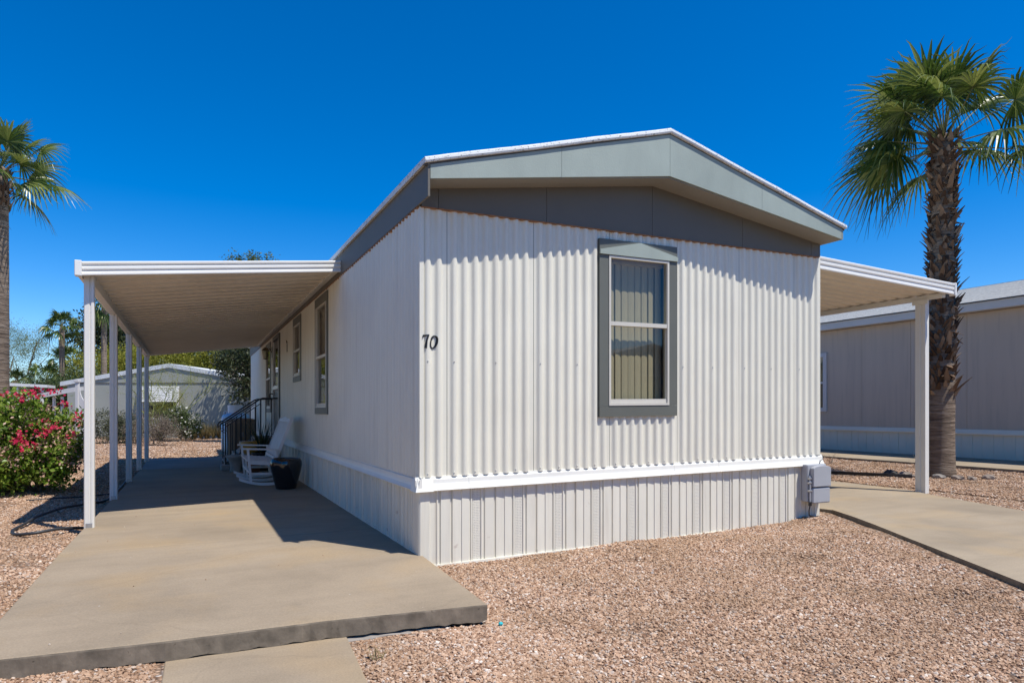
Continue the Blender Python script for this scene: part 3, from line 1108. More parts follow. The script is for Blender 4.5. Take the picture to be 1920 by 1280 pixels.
def strokes(segs):
    mb = MB()
    for (xa, za, wa), (xb, zb, wb) in segs:
        n = 8
        d = Vector((xb - xa, zb - za)).normalized()
        nr = Vector((-d.y, d.x))
        for k in range(n):
            q = []
            for t in (k / n, (k + 1) / n):
                c_ = Vector((xa + (xb - xa) * t, za + (zb - za) * t))
                w_ = (wa + (wb - wa) * t) / 2
                q += [c_ - nr * w_, c_ + nr * w_]
            a_, b_, c2, d_ = q
            mb.hexa([(a_.x, -.004, a_.y), (c2.x, -.004, c2.y), (d_.x, -.004, d_.y), (b_.x, -.004, b_.y), (a_.x, .004, a_.y), (c2.x, .004, c2.y), (d_.x, .004, d_.y), (b_.x, .004, b_.y)])
    return onto_sheet(mb)


strokes([((0.014, 1.866, 0.006), (0.020, 1.884, 0.010)), ((0.017, 1.883, 0.013), (0.070, 1.888, 0.013)), ((0.065, 1.890, 0.012), (0.047, 1.838, 0.014)), ((0.048, 1.841, 0.014), (0.041, 1.776, 0.017))]).build('house_number', 'black', home)
ring_ = [(0.115 + 0.027 * cos(t) + 0.010 * sin(t), 1.832 + 0.053 * sin(t), 0.010 + 0.006 * abs(cos(t))) for t in np.linspace(0, 2 * pi, 29)]
strokes(list(zip(ring_[:-1], ring_[1:]))).build('house_number', 'black', home)

# ------------------------------------------------------------------ left carport
cp = root('carport', (-2.74, 2.86, 0), 'white metal carport over the patio on five slim posts', 'carport')
PX0 = -2.74


def cz(x):
    """underside height of the carport roof pans"""
    return 2.70 + (x - PX0) * (3.075 - 2.70) / 2.70


def yfront(x):
    return 2.70 + (x + 2.78) * 0.185


def yback(x):
    return 13.95 + (x + 2.78) * 0.1


for i, y in enumerate((2.86, 5.36, 7.96, 10.57, 13.22)):
    p = MB()
    x0, x1 = PX0 - 0.047, PX0 + 0.047
    # extruded post: two flutes with a groove between, on the front and back
    poly = [(x0, y - 0.037), (x0 + .008, y - .045), (x0 + .050, y - .045), (x0 + .056, y - .034), (x0 + .062, y - .034), (x0 + .067, y - .045), (x1 - .008, y - .045), (x1, y - .037),
            (x1, y + .037), (x1 - .008, y + .045), (x0 + .008, y + .045), (x0, y + .037)]
    p.prism(poly, -0.01 if i < 4 else -0.02, 2.665 if i == 0 else 2.585, 'z')
    po = p.build('post', 'postwhite', cp)
    MB().bbox(PX0 - .03, PX0 + .03, y - .05, y - .0455, 0.0, 0.05, .002).build('base_clip', 'steel', po)
# beam over the posts
MB().prism([(PX0 - 0.035, 2.587), (PX0 + 0.035, 2.587), (PX0 + 0.035, 2.70), (PX0 - 0.035, 2.69)], 2.92, 13.9, 'y').build('beam', 'postwhite', cp)
# ledger against the house
MB().prism([(-0.115, 3.035), (-0.04, 3.045), (-0.04, 3.11), (-0.115, 3.10)], 3.26, 14.1, 'y').build('ledger', 'postwhite', cp)
# roof pans, 0.30 m each, running out from the house
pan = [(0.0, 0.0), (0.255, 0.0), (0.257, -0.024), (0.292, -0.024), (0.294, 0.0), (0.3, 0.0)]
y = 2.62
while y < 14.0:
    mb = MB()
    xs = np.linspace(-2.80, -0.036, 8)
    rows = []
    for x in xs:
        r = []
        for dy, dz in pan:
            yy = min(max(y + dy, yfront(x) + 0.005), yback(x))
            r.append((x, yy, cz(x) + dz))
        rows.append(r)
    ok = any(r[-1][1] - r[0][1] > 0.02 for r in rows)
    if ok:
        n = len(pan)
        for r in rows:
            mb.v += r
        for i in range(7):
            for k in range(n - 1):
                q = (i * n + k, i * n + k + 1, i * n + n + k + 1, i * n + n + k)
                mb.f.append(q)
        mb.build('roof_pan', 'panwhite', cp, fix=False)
    y += 0.30
# top skin so that no sun slips between the pans
mb = MB()
mb.hexa([(-2.8, yfront(-2.8), cz(-2.8) + .05), (-0.036, yfront(-.036), cz(-.036) + .05), (-0.036, yback(-.036), cz(-.036) + .05), (-2.8, yback(-2.8), cz(-2.8) + .05),
         (-2.8, yfront(-2.8), cz(-2.8) + .056), (-0.036, yfront(-.036), cz(-.036) + .056), (-0.036, yback(-.036), cz(-.036) + .056), (-2.8, yback(-2.8), cz(-2.8) + .056)])
mb.build('roof_skin', 'metalwhite', cp)
gut = [(0.0, -0.052), (-0.03, -0.052), (-0.036, -0.046), (-0.036, -0.026), (-0.03, -0.021), (-0.027, -0.004), (-0.031, 0.004), (-0.040, 0.012), (-0.041, 0.034), (-0.034, 0.040), (-0.026, 0.047), (-0.03, 0.058), (-0.044, 0.066), (-0.046, 0.083), (-0.038, 0.092), (0.0, 0.092)]


def fascia_run(prof, a, b, za, zb, nrm):
    """extrude a gutter profile (outward, up) from a to b (xy) with base heights za, zb"""
    mb = MB()
    n = len(prof)
    for (p, zz) in ((a, za), (b, zb)):
        for d, h in prof:
            mb.v.append((p[0] - nrm[0] * d, p[1] - nrm[1] * d, zz + h))
    mb.f += [(i, (i + 1) % n, n + (i + 1) % n, n + i) for i in range(n)] + [tuple(range(n)), tuple(range(2 * n - 1, n - 1, -1))]
    return mb


fascia_run(gut, (-2.79, yfront(-2.79)), (-0.04, yfront(-.04)), cz(-2.79), cz(-.04), (0.18, -0.98)).build('front_fascia', 'metalwhite', cp)
fascia_run(gut, (-2.80, yback(-2.8)), (-2.80, yfront(-2.8) - .02), cz(-2.8), cz(-2.8), (-1, 0)).build('gutter', 'metalwhite', cp)
fascia_run(gut, (-0.04, yback(-.04)), (-2.8, yback(-2.8)), cz(-.04), cz(-2.8), (0, 1)).build('rear_fascia', 'metalwhite', cp)
MB().bbox(-2.848, -2.784, yfront(-2.8) - .062, yfront(-2.8) + 0.03, cz(-2.8) - .06, cz(-2.8) + .1, .006).build('end_cap', 'metalwhite', cp)

# ------------------------------------------------------------------ right carport
rc = root('carport', (7.95, 0.70, 0.045), 'white metal carport on the right side with one stout post beside the palm', 'carport')


def rz_(x):
    return 3.075 - (x - 4.9) * 0.040


mb = MB()
poly = [(7.90, 0.64), (7.985, 0.64), (7.985, 0.665), (7.97, 0.67), (7.97, 0.70), (7.985, 0.705), (7.985, 0.79), (7.90, 0.79), (7.90, 0.72), (7.912, 0.715), (7.912, 0.69), (7.90, 0.685)]
mb.prism(poly, 0.03, 2.86, 'z')
mb.build('post', 'postwhite', rc)
mb = MB()
mb.prism([(7.9, 4.40), (7.985, 4.40), (7.985, 4.55), (7.9, 4.55)], 0.03, 2.86, 'z')
mb.build('post', 'postwhite', rc)
MB().bbox(7.885, 7.90, 0.60, 0.83, 2.80, 2.87, .003).build('bracket', 'postwhite', rc)
MB().prism([(7.905, 2.862), (7.98, 2.862), (7.98, 2.925), (7.905, 2.925)], 0.40, 12.5, 'y').build('beam', 'postwhite', rc)
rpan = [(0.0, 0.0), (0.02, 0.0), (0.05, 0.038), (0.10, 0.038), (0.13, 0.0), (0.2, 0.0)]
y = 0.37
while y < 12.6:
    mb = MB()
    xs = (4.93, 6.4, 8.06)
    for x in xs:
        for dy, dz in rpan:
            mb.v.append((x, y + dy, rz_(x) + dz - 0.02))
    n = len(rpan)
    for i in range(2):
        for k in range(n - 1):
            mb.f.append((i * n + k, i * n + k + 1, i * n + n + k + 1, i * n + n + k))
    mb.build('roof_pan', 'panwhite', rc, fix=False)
    y += 0.2
fascia_run([(d, h * 1.1 + .01) for d, h in gut], (4.90, 0.36), (8.09, 0.36), rz_(4.9), rz_(8.09), (0, -1)).build('front_fascia', 'metalwhite', rc)
MB().bbox(8.06, 8.10, 0.31, 0.40, rz_(8.1) - .06, rz_(8.1) + .12, .005).build('end_cap', 'metalwhite', rc)

# ------------------------------------------------------------------ utility box on the front wall
ub = root('utility_box', (4.70, -0.04, 0.2), 'grey plastic utility box with clasps on the skirting by the right corner', 'utility box')
MB().bbox(4.56, 4.875, -0.12, -0.028, 0.20, 0.625, .01).build('body', 'boxgrey', ub)
cv = MB()
cv.bbox(4.60, 4.885, -0.165, -0.1215, 0.185, 0.36, .012)
cv.build('lower_cover', 'boxgrey', ub)
mb = MB()
arc = [(4.60, 0.372), (4.885, 0.372), (4.885, 0.58)] + [(4.7425 + 0.1425 * cos(t), 0.58 + 0.035 * sin(t)) for t in np.linspace(0.2, pi - .2, 9)] + [(4.60, 0.58)]
mb.prism(arc, -0.175, -0.1215, 'y')
o = mb.build('upper_cover', 'boxgrey', ub)
bv = o.modifiers.new('edge', 'BEVEL')
bv.width = 0.01
bv.segments = 2
for zz in (0.33, 0.42, 0.47):
    MB().bbox(4.555, 4.60, -0.155, -0.1215, zz - .012, zz + .012, .004).build('clasp', 'steel', ub)
MB().tube([(4.58, -0.13, 0.50), (4.58, -0.14, 0.40), (4.58, -0.14, 0.20)], 0.011, 8).build('conduit', 'boxgrey', ub)
MB().tube([(4.58, -0.14, 0.205), (4.58, -0.14, 0.16)], 0.02, 8).build('connector', 'black', ub)
MB().tube([(4.58, -0.14, 0.17), (4.575, -0.13, 0.10), (4.60, -0.11, 0.05), (4.68, -0.1, 0.01), (4.76, -0.1, -0.03)], 0.007, 6).build('cable', 'black', ub, smooth=True)
MB().tube([(4.885, -0.06, 0.72), (4.87, -0.075, 0.68), (4.82, -0.08, 0.66), (4.80, -0.08, 0.62)], 0.0045, 6).build('cable', 'black', ub, smooth=True)
MB().tube([(4.60, -0.1, 0.03), (4.64, -0.09, -0.03)], 0.009, 6).build('ground_wire', 'boxgrey', ub)

# ------------------------------------------------------------------ wall lantern and plaque
ln = root('wall_lantern', (-0.02, 11.2, 2.45), 'dark wall lantern with glass panes beside the screen door', 'lantern')
MB().bbox(-0.03, -0.008, 11.13, 11.27, 2.5, 2.75, .004).build('back_plate', 'brass', ln)
MB().tube([(-0.03, 11.2, 2.62), (-0.09, 11.2, 2.72), (-0.16, 11.2, 2.70)], 0.012, 6).build('arm', 'brass', ln)
MB().lathe([(0.02, .27), (0.085, .2), (0.09, .185), (0.01, .185)], (-0.17, 11.2, 2.47), 6).build('cap', 'brass', ln)
MB().lathe([(0.05, 0.0), (0.075, .18)], (-0.17, 11.2, 2.47), 6, False).build('glass_shade', 'glass', ln)
MB().lathe([(0.02, -.02), (0.055, -.008), (0.055, 0.0)], (-0.17, 11.2, 2.47), 6).build('base', 'brass', ln)
pl = root('wall_plaque', (-0.02, 8.46, 2.4), 'small dark metal plaque on the shaded side wall', 'plaque')
MB().bbox(-0.03, -0.014, 8.38, 8.54, 2.42, 2.58, .003).build('plate', 'brass', pl)
MB().tube([(-0.03, 8.42, 2.60), (-0.04, 8.46, 2.64), (-0.03, 8.50, 2.60)], 0.01, 6).build('hanger', 'brass', pl)

# ------------------------------------------------------------------ entry steps
st = root('entry_steps', (-0.7, 10.3, 0), 'beige entry steps with black iron railings up to the side door', 'steps')
for i in range(4):
    x0 = -1.12 + i * 0.2
    mb = MB()
    mb.bbox(x0, -0.05 if i == 3 else x0 + 0.24, 9.86, 11.0, 0.165 * i + 0.12, 0.165 * (i + 1), .006)
    mb.build('step', 'stone', st)
mb = MB()
mb.prism([(-1.08, -0.0), (-0.06, -0.0), (-0.06, 0.62), (-0.5, 0.62), (-1.08, 0.13)], 9.9, 10.96, 'y')
mb.build('stringer_box', 'binTan', st)
for yy in (9.8, 11.04):
    nm = 'railing'
    mb = MB()
    mb.tube([(-1.1, yy, 0.04), (-1.1, yy, 0.99)], 0.015, 6)
    mb.tube([(-0.4, yy, 0.5), (-0.4, yy, 1.5)], 0.012, 6)
    mb.tube([(-1.20, yy, 0.86), (-1.21, yy, 0.93), (-1.17, yy, 0.985), (-1.1, yy, 1.01), (-0.42, yy, 1.49), (-0.36, yy, 1.51), (-0.03, yy, 1.51)], 0.016, 6)
    mb.tube([(-1.1, yy, 0.90), (-0.42, yy, 1.385)], 0.009, 6)
    mb.tube([(-1.1, yy, 0.13), (-0.42, yy, 0.60)], 0.009, 6)
    rl = mb.build(nm, 'rail', st)
    n = 7
    for i in range(1, n):
        x = -1.1 + 0.68 * i / n
        z0, z1 = 0.13 + 0.47 * i / n, 0.90 + 0.485 * i / n
        MB().tube([(x, yy, z0), (x, yy, z1)], 0.0105, 5).build('baluster', 'rail', rl)
    for x in (-0.3, -0.18):
        MB().tube([(x, yy, 0.68), (x, yy, 1.5)], 0.0105, 5).build('baluster', 'rail', rl)
    # scroll
    MB().tube([(-1.12 - 0.05 * cos(t) * (1 - t / 9), yy, 0.80 + 0.05 * sin(t) * (1 - t / 9)) for t in np.linspace(0, 6, 14)], 0.007, 5).build('scroll', 'rail', rl)
blk = tag(MB().bbox(-1.2, -0.86, 9.45, 9.86, 0.004, 0.11, .012).build('concrete_block', 'stone'), 'low grey concrete block under the foot of the railing', 'block')

# ------------------------------------------------------------------ bin, propane tank, pots
TX, TY = -0.60, 15.05
BX, BY = -0.64, 12.2
bn = root('trash_bin', (BX, BY, 0), 'tan plastic bin standing behind the entry steps', 'bin')
mb = MB()
prof = [(0.27, 0.0), (0.30, 0.02), (0.335, 0.92), (0.345, 0.93), (0.345, 0.98), (0.33, 0.985), (0.325, 0.94)]
mb.lathe(prof, (BX, BY, 0), 26)
mb.build('barrel', 'binTan', bn, smooth=True)
mb = MB()
mb.lathe([(0.35, 0.98), (0.352, 1.02), (0.25, 1.05), (0.02, 1.06)], (BX, BY, 0), 26)
mb.build('lid', 'binTan', bn, smooth=True)
MB().bbox(BX - .04, BX + .04, BY - .345, BY - .32, 0.60, 0.72, .003).build('emblem', 'stone', bn)
tk = root('propane_tank', (TX, TY, 0), 'white upright propane tank with valve collar behind the tan bin', 'tank')
mb = MB()
mb.lathe([(0.24, 0.0), (0.24, 0.06), (0.375, 0.12), (0.38, 0.2), (0.38, 1.02)], (TX, TY, 0), 28)
mb.build('body', 'tankwhite', tk, smooth=True)
mb = MB()
mb.lathe([(0.3805, 1.0), (0.375, 1.06), (0.33, 1.13), (0.2, 1.18), (0.05, 1.19)], (TX, TY, 0), 28)
mb.build('dome', 'tankblue', tk, smooth=True)
mb = MB()
for k in range(22):
    a0, a1 = 0.5 + k * 0.235, 0.5 + (k + 1) * 0.235
    r0, r1 = 0.20, 0.212
    mb.hexa([(TX + r0 * cos(a0), TY + r0 * sin(a0), 1.17), (TX + r1 * cos(a0), TY + r1 * sin(a0), 1.17), (TX + r1 * cos(a1), TY + r1 * sin(a1), 1.17), (TX + r0 * cos(a1), TY + r0 * sin(a1), 1.17),
             (TX + r0 * cos(a0), TY + r0 * sin(a0), 1.40), (TX + r1 * cos(a0), TY + r1 * sin(a0), 1.40), (TX + r1 * cos(a1), TY + r1 * sin(a1), 1.40), (TX + r0 * cos(a1), TY + r0 * sin(a1), 1.40)])
mb.build('valve_collar', 'tankwhite', tk)
MB().lathe([(0.05, 0), (0.05, .1), (0.09, .12), (0.09, .16)], (TX, TY, 1.19), 10).build('valve', 'black', tk)
MB().tube([(TX - .28, TY - .1, 1.1), (TX - .32, TY - .1, 1.2), (TX - .26, TY - .1, 1.24), (TX - .23, TY - .1, 1.15)], 0.02, 8).build('lifting_lug', 'tankwhite', tk, smooth=True)

po = root('glazed_pot', (-0.40, 5.62, 0), 'glossy black glazed planter pot in front of the white rocking chair', 'pot')
MB().lathe([(0.14, 0.0), (0.155, 0.004), (0.16, 0.03), (0.19, 0.14), (0.228, 0.29), (0.244, 0.385), (0.24, 0.43), (0.222, 0.47), (0.205, 0.485), (0.19, 0.478), (0.195, 0.45), (0.20, 0.40)], (-0.40, 5.62, 0.004), 40).build('body', 'glaze', po, smooth=True)
MB().lathe([(0.2, 0.0), (0.0, 0.004)], (-0.40, 5.62, 0.41), 24).build('soil', 'bark', po)


def rocking_chair(loc, rz, label):
    r = root('rocking_chair', loc, label, 'rocking chair', None, rz)

    def P(mb, n, par=r):
        return mb.build(n, 'chair', par, local=True)
    # local frame: the chair faces -x, width along y
    HW = 0.72
    for s in (-1, 0, 1):
        y = s * HW
        mb = MB()
        pts = []
        R = 1.05
        for i in range(15):
            a = radians(-25 + 50 * i / 14)
            pts.append((R * sin(a) + 0.04, R - R * cos(a)))
        for (xa, za), (xb, zb) in zip(pts[:-1], pts[1:]):
            mb.hexa([(xa, y - .018, za), (xb, y - .018, zb), (xb, y + .018, zb), (xa, y + .018, za), (xa, y - .018, za + .045), (xb, y - .018, zb + .045), (xb, y + .018, zb + .045), (xa, y + .018, za + .045)])
        P(mb, 'rocker')
        if s == 0:
            P(MB().bar((-0.22, y, 0.06), (-0.25, y, 0.40), 0.03, 0.05), 'leg')
            continue
        P(MB().bar((-0.22, y, 0.06), (-0.27, y, 0.60), 0.035, 0.055), 'leg')
        P(MB().bar((0.22, y, 0.06), (0.17, y, 0.60), 0.035, 0.05), 'leg')
        P(MB().hexa([(-0.34, y - .045, .60), (0.24, y - .03, .575), (0.24, y + .03, .575), (-0.34, y + .045, .60), (-0.34, y - .045, .625), (0.24, y - .03, .60), (0.24, y + .03, .60), (-0.34, y + .045, .625)]), 'armrest')
        P(MB().bar((-0.245, y, 0.385), (0.20, y, 0.35), 0.024, 0.06), 'seat_rail')
        P(MB().bar((-0.23, y, 0.2), (0.2, y, 0.19), 0.022, 0.035), 'stretcher')
        P(MB().bar((0.13, y * .97, 0.33), (0.43, y * .97, 1.12), 0.03, 0.05), 'back_post')
    for x, z in ((-0.235, 0.22), (0.2, 0.22)):
        P(MB().bar((x, -HW + .01, z), (x, HW - .01, z), 0.022, 0.045), 'stretcher')
    for i in range(7):
        x = -0.25 + i * 0.068
        P(MB().bar((x, -HW - .015, 0.415 - i * .006), (x, HW + .015, 0.415 - i * .006), 0.058, 0.02), 'seat_slat')
    for i in range(12):
        y = -0.627 + i * 0.114
        P(MB().bar((0.165, y, 0.42), (0.418, y, 1.08), 0.072, 0.014, up=(1, 0, 0)), 'back_slat')
    mb = MB()
    top = [(-0.69, 0.0), (0.69, 0.0), (0.69, 0.05), (0.4, 0.065), (0.0, 0.095), (-0.4, 0.065), (-0.69, 0.05)]
    a = math.atan2(0.3, 0.79)
    vs = []
    for t in (0, 0.022):
        for yy, h in top:
            vs.append((0.395 + h * sin(a) + t * cos(a) - .02, yy, 1.045 + h * cos(a) - t * sin(a)))
    n = len(top)
    mb.add(vs, [tuple(range(n)), tuple(range(2 * n - 1, n - 1, -1))] + [(i, (i + 1) % n, n + (i + 1) % n, n + i) for i in range(n)])
    P(mb, 'top_rail')
    P(MB().bar((0.15, -HW + .03, 0.45), (0.15, HW - .03, 0.45), 0.022, 0.05), 'back_rail')
    return r


rocking_chair((-0.655, 6.93, 0.006), 0.0, 'white slatted wooden rocking chair behind the black glazed pot')


def blades_plant(name, n, base, length, width, mat, parent, seed, spread=0.9, droop=0.5):
    """tuft of arching strap leaves"""
    rnd = random.Random(seed)
    V, F = [], []
    for i in range(n):
        az = rnd.uniform(0, 2 * pi)
        el = rnd.uniform(0.15, spread)
        L = length * rnd.uniform(0.6, 1.1)
        p = Vector(base) + Vector((rnd.gauss(0, .02), rnd.gauss(0, .02), 0))
        d = Vector((cos(az) * sin(el), sin(az) * sin(el), cos(el)))
        side = Vector((-sin(az), cos(az), 0))
        m_ = 5
        b0 = len(V)
        for k in range(m_ + 1):
            t = k / m_
            w = width * (1 - t) ** 0.7 * (0.6 + 0.8 * t if t < 0.4 else 1.0)
            V.append(p + side * w)
            V.append(p - side * w)
            p = p + d * (L / m_)
            d = (d + Vector((0, 0, -droop / m_ * (0.4 + el)))).normalized()
        for k in range(m_):
            F.append((b0 + 2 * k, b0 + 2 * k + 1, b0 + 2 * k + 3, b0 + 2 * k + 2))
    return npmesh(name, [tuple(p) for p in V], F, mat, parent)


def pot_plant(name, loc, prof, mat, label, cat, plant=None):
    r = root(name, loc, label, cat)
    MB().lathe(prof, loc, 24).build('pot', mat, r, smooth=True)
    if plant:
        n, L, w, m_, sd_ = plant
        blades_plant('foliage', n, (loc[0], loc[1], loc[2] + prof[-1][1]), L, w, m_, r, sd_)
    return r


pot_plant('potted_plant', (-0.42, 9.35, 0.0), [(0.14, 0), (0.15, .01), (0.2, .34), (0.215, .36), (0.2, .37), (0.18, .34)], 'black', 'dark spiky potted plant between the rocking chair and the steps', 'plant', (70, 0.75, 0.016, 'dark_leaf', 4))
pot_plant('ochre_pot', (-0.62, 9.6, 0.33), [(0.13, 0.0), (0.2, 0.10), (0.23, 0.2), (0.225, 0.26), (0.2, 0.27)], 'ochre', 'ochre yellow glazed bowl pot beside the entry steps', 'pot')
pot_plant('stone_stand', (-0.62, 9.6, 0.0), [(0.2, 0), (0.2, 0.05), (0.12, 0.1), (0.12, 0.26), (0.18, 0.3), (0.18, 0.328)], 'stone', 'grey pedestal under the ochre yellow pot', 'pedestal')
pot_plant('stone_planter', (-0.93, 9.15, 0.0), [(0.12, 0), (0.13, .02), (0.11, 0.12), (0.15, 0.26), (0.2, 0.3), (0.2, 0.34), (0.17, 0.34)], 'stone', 'grey stone planter on the patio in front of the railing block', 'planter')
pot_plant('terracotta_pot', (-0.60, 8.95, 0.0), [(0.1, 0), (0.14, .2), (0.16, .2), (0.16, .25), (0.14, .25)], 'terracotta', 'dark terracotta pot on the patio behind the white rocking chair', 'pot')

# hose loops on the gravel and cables
def snake(pts, r, name, label, mat='hose'):
    P = [Vector(p) for p in pts]
    out = []
    for i in range(len(P) - 1):
        p0, p1, p2, p3 = P[max(i - 1, 0)], P[i], P[i + 1], P[min(i + 2, len(P) - 1)]
        for k in range(6):
            t = k / 6
            q = 0.5 * ((2 * p1) + (p2 - p0) * t + (2 * p0 - 5 * p1 + 4 * p2 - p3) * t * t + (3 * p1 - p0 - 3 * p2 + p3) * t ** 3)
            out.append((q.x, q.y, float(gz(q.x, q.y)) + r + q.z))
    q = P[-1]
    out.append((q.x, q.y, float(gz(q.x, q.y)) + r + q.z))
    return tag(MB().tube(out, r, 8).build(name, mat, smooth=True), label, 'hose')


snake([(-2.81, 3.16, .02), (-3.02, 2.93, .05), (-3.23, 2.80, .03), (-3.40, 2.93, .0), (-3.47, 3.2, .01), (-3.43, 3.52, .03), (-3.38, 3.97, .05), (-3.26, 4.54, .05), (-3.06, 5.23, .03), (-2.86, 6.07, .0), (-2.86, 9.5, .0)], 0.016, 'garden_hose', 'black garden hose looped on the gravel by the front carport post')
snake([(-3.9, 6.2, 0), (-3.4, 6.3, 0.01), (-2.88, 6.65, 0.0)], 0.011, 'drip_line', 'thin black irrigation line running under the bougainvillea')
# dark edging strip near the palm
eb = MB()
pp = [(8.2, 5.4), (8.75, 3.8), (9.1, 2.9), (9.35, 2.25), (9.6, 1.95)]
for (xa, ya), (xb, yb) in zip(pp[:-1], pp[1:]):
    za, zb_ = float(gz(xa, ya)), float(gz(xb, yb))
    eb.bar((xa, ya, za + .02), (xb, yb, zb_ + .02), 0.05, 0.09)
tag(eb.build('landscape_edging', 'black'), 'dark edging strip in the gravel behind the right carport post', 'edging')

rnd = random.Random(8)


def rock(loc, s, mat, label):
    import bmesh
    bm = bmesh.new()
    bmesh.ops.create_icosphere(bm, subdivisions=2, radius=1)
    for v_ in bm.verts:
        k = 1 + 0.22 * sin(v_.co.x * 3 + loc[0] * 9) * sin(v_.co.y * 4 + loc[1] * 7) + rnd.uniform(-.07, .07)
        v_.co = Vector((v_.co.x * s * 1.3, v_.co.y * s, v_.co.z * s * 0.7)) * k
    me = bpy.data.meshes.new('rock')
    bm.to_mesh(me)
    bm.free()
    me.materials.append(MATS[mat])
    o = link('rock', me)
    o.location = (loc[0], loc[1], float(gz(loc[0], loc[1])) + s * 0.35)
    o.rotation_euler = (0, 0, rnd.uniform(0, 6))
    return tag(o, label, 'rock', 'rocks around the foot of the palm')


for (x, y, s, mt, lb) in ((9.72, 2.42, .10, 'rockdark', 'dark round rock left of the palm foot'), (9.82, 2.22, .085, 'rock', 'tan rock beside the dark rock left of the palm'),
                          (9.75, 2.0, .06, 'rock', 'small flat rock between the post and the dark rock'), (9.98, 1.72, .08, 'stone', 'grey rock just behind the right carport post'),
                          (10.05, 1.45, .08, 'rock', 'brown rock at the front of the palm foot'), (10.2, 1.3, .07, 'rock', 'small brown rock right of the palm foot'),
                          (10.5, 1.2, .08, 'rock', 'reddish rock farthest right of the palm')):
    rock((x, y), s, mt, lb)
mb = MB()
mb.lathe([(0.012, 0), (0.016, 0.01), (0.010, 0.018)], (0.01, -1.62, float(gz(0.01, -1.62)) + .012), 8)
tag(mb.build('bottle_cap', 'bluecap'), 'tiny teal bottle cap on the gravel at the slab corner', 'cap')
mb = MB()
mb.bbox(3.72, 3.86, -2.08, -1.99, float(gz(3.8, -2.05)) + .0, float(gz(3.8, -2.05)) + .035, .01)


# ------------------------------------------------------------------ foliage tools
def leaf_cloud(n, blobs, size, seed, asp=0.5, shell=0.0, up=0.0, clump=0, csz=0.25):
    """n small leaves through a set of ellipsoids (cx,cy,cz,rx,ry,rz); clump groups them in tufts"""
    r = np.random.RandomState(seed)
    B = np.array(blobs, float)
    vol = (B[:, 3] * B[:, 4] * B[:, 5]) ** 0.75
    m_ = clump if clump else n
    bi = r.choice(len(B), m_, p=vol / vol.sum())
    d = r.normal(size=(m_, 3))
    d /= np.linalg.norm(d, axis=1)[:, None]
    rad = r.uniform(shell ** 3, 1, m_) ** (1 / 3)
    C = B[bi, :3] + d * rad[:, None] * B[bi, 3:6]
    if clump:
        ci = r.randint(0, m_, n)
        s_ = r.uniform(0.5, 1.4, m_)[ci]
        C = C[ci] + r.normal(size=(n, 3)) * (csz * s_)[:, None]
    a = r.normal(size=(n, 3))
    a[:, 2] += up
    a /= np.linalg.norm(a, axis=1)[:, None]
    b = r.normal(size=(n, 3))
    b -= a * (a * b).sum(1)[:, None]
    b /= np.linalg.norm(b, axis=1)[:, None]
    s = size * r.uniform(0.6, 1.35, n)[:, None]
    nrm = np.cross(a, b)
    V = np.stack([C - a * s, C + b * s * asp + nrm * s * 0.12, C + a * s, C - b * s * asp + nrm * s * 0.12], 1).reshape(-1, 3)
    F = np.arange(n * 4).reshape(n, 4)
    return V, F


def limb(mb, a, b, r0, r1, rnd, wob=0.08, n=5, seg=6):
    a, b = Vector(a), Vector(b)
    L = (b - a).length
    pts, rad = [], []
    for i in range(n + 1):
        t = i / n
        p = a.lerp(b, t)
        if 0 < i < n:
            p += Vector((rnd.uniform(-1, 1), rnd.uniform(-1, 1), rnd.uniform(-.5, .5))) * L * wob
        pts.append(p)
        rad.append(r0 + (r1 - r0) * t)
    mb.tube(pts, rad, seg)
    return pts


def tree(name, base, fork, blobs, n, size, mat, bark, label, cat='tree', group=None, r0=0.15, seed=1, asp=0.5, clump=0, csz=0.25, up=0, twigs=3, shell=0.0):
    rnd = random.Random(seed)
    r = root(name, base, label, cat, group)
    mb = MB()
    f = Vector((base[0], base[1], base[2] + fork))
    limb(mb, (base[0], base[1], base[2] - 0.1), f, r0, r0 * 0.75, rnd, 0.04)
    for b in blobs:
        c = Vector(b[:3])
        pts = limb(mb, f, c, r0 * 0.6, r0 * 0.2, rnd, 0.08)
        for k in range(twigs):
            e = c + Vector((rnd.uniform(-.85, .85) * b[3], rnd.uniform(-.85, .85) * b[4], rnd.uniform(-.4, .9) * b[5]))
            limb(mb, pts[rnd.randint(2, 5)], e, r0 * 0.22, r0 * 0.05, rnd, 0.1, 4, 5)
    mb.build('trunk', bark, r, smooth=True)
    V, F = leaf_cloud(n, blobs, size, seed, asp, shell, up, clump, csz)
    npmesh('crown', V, F, mat, r)
    return r


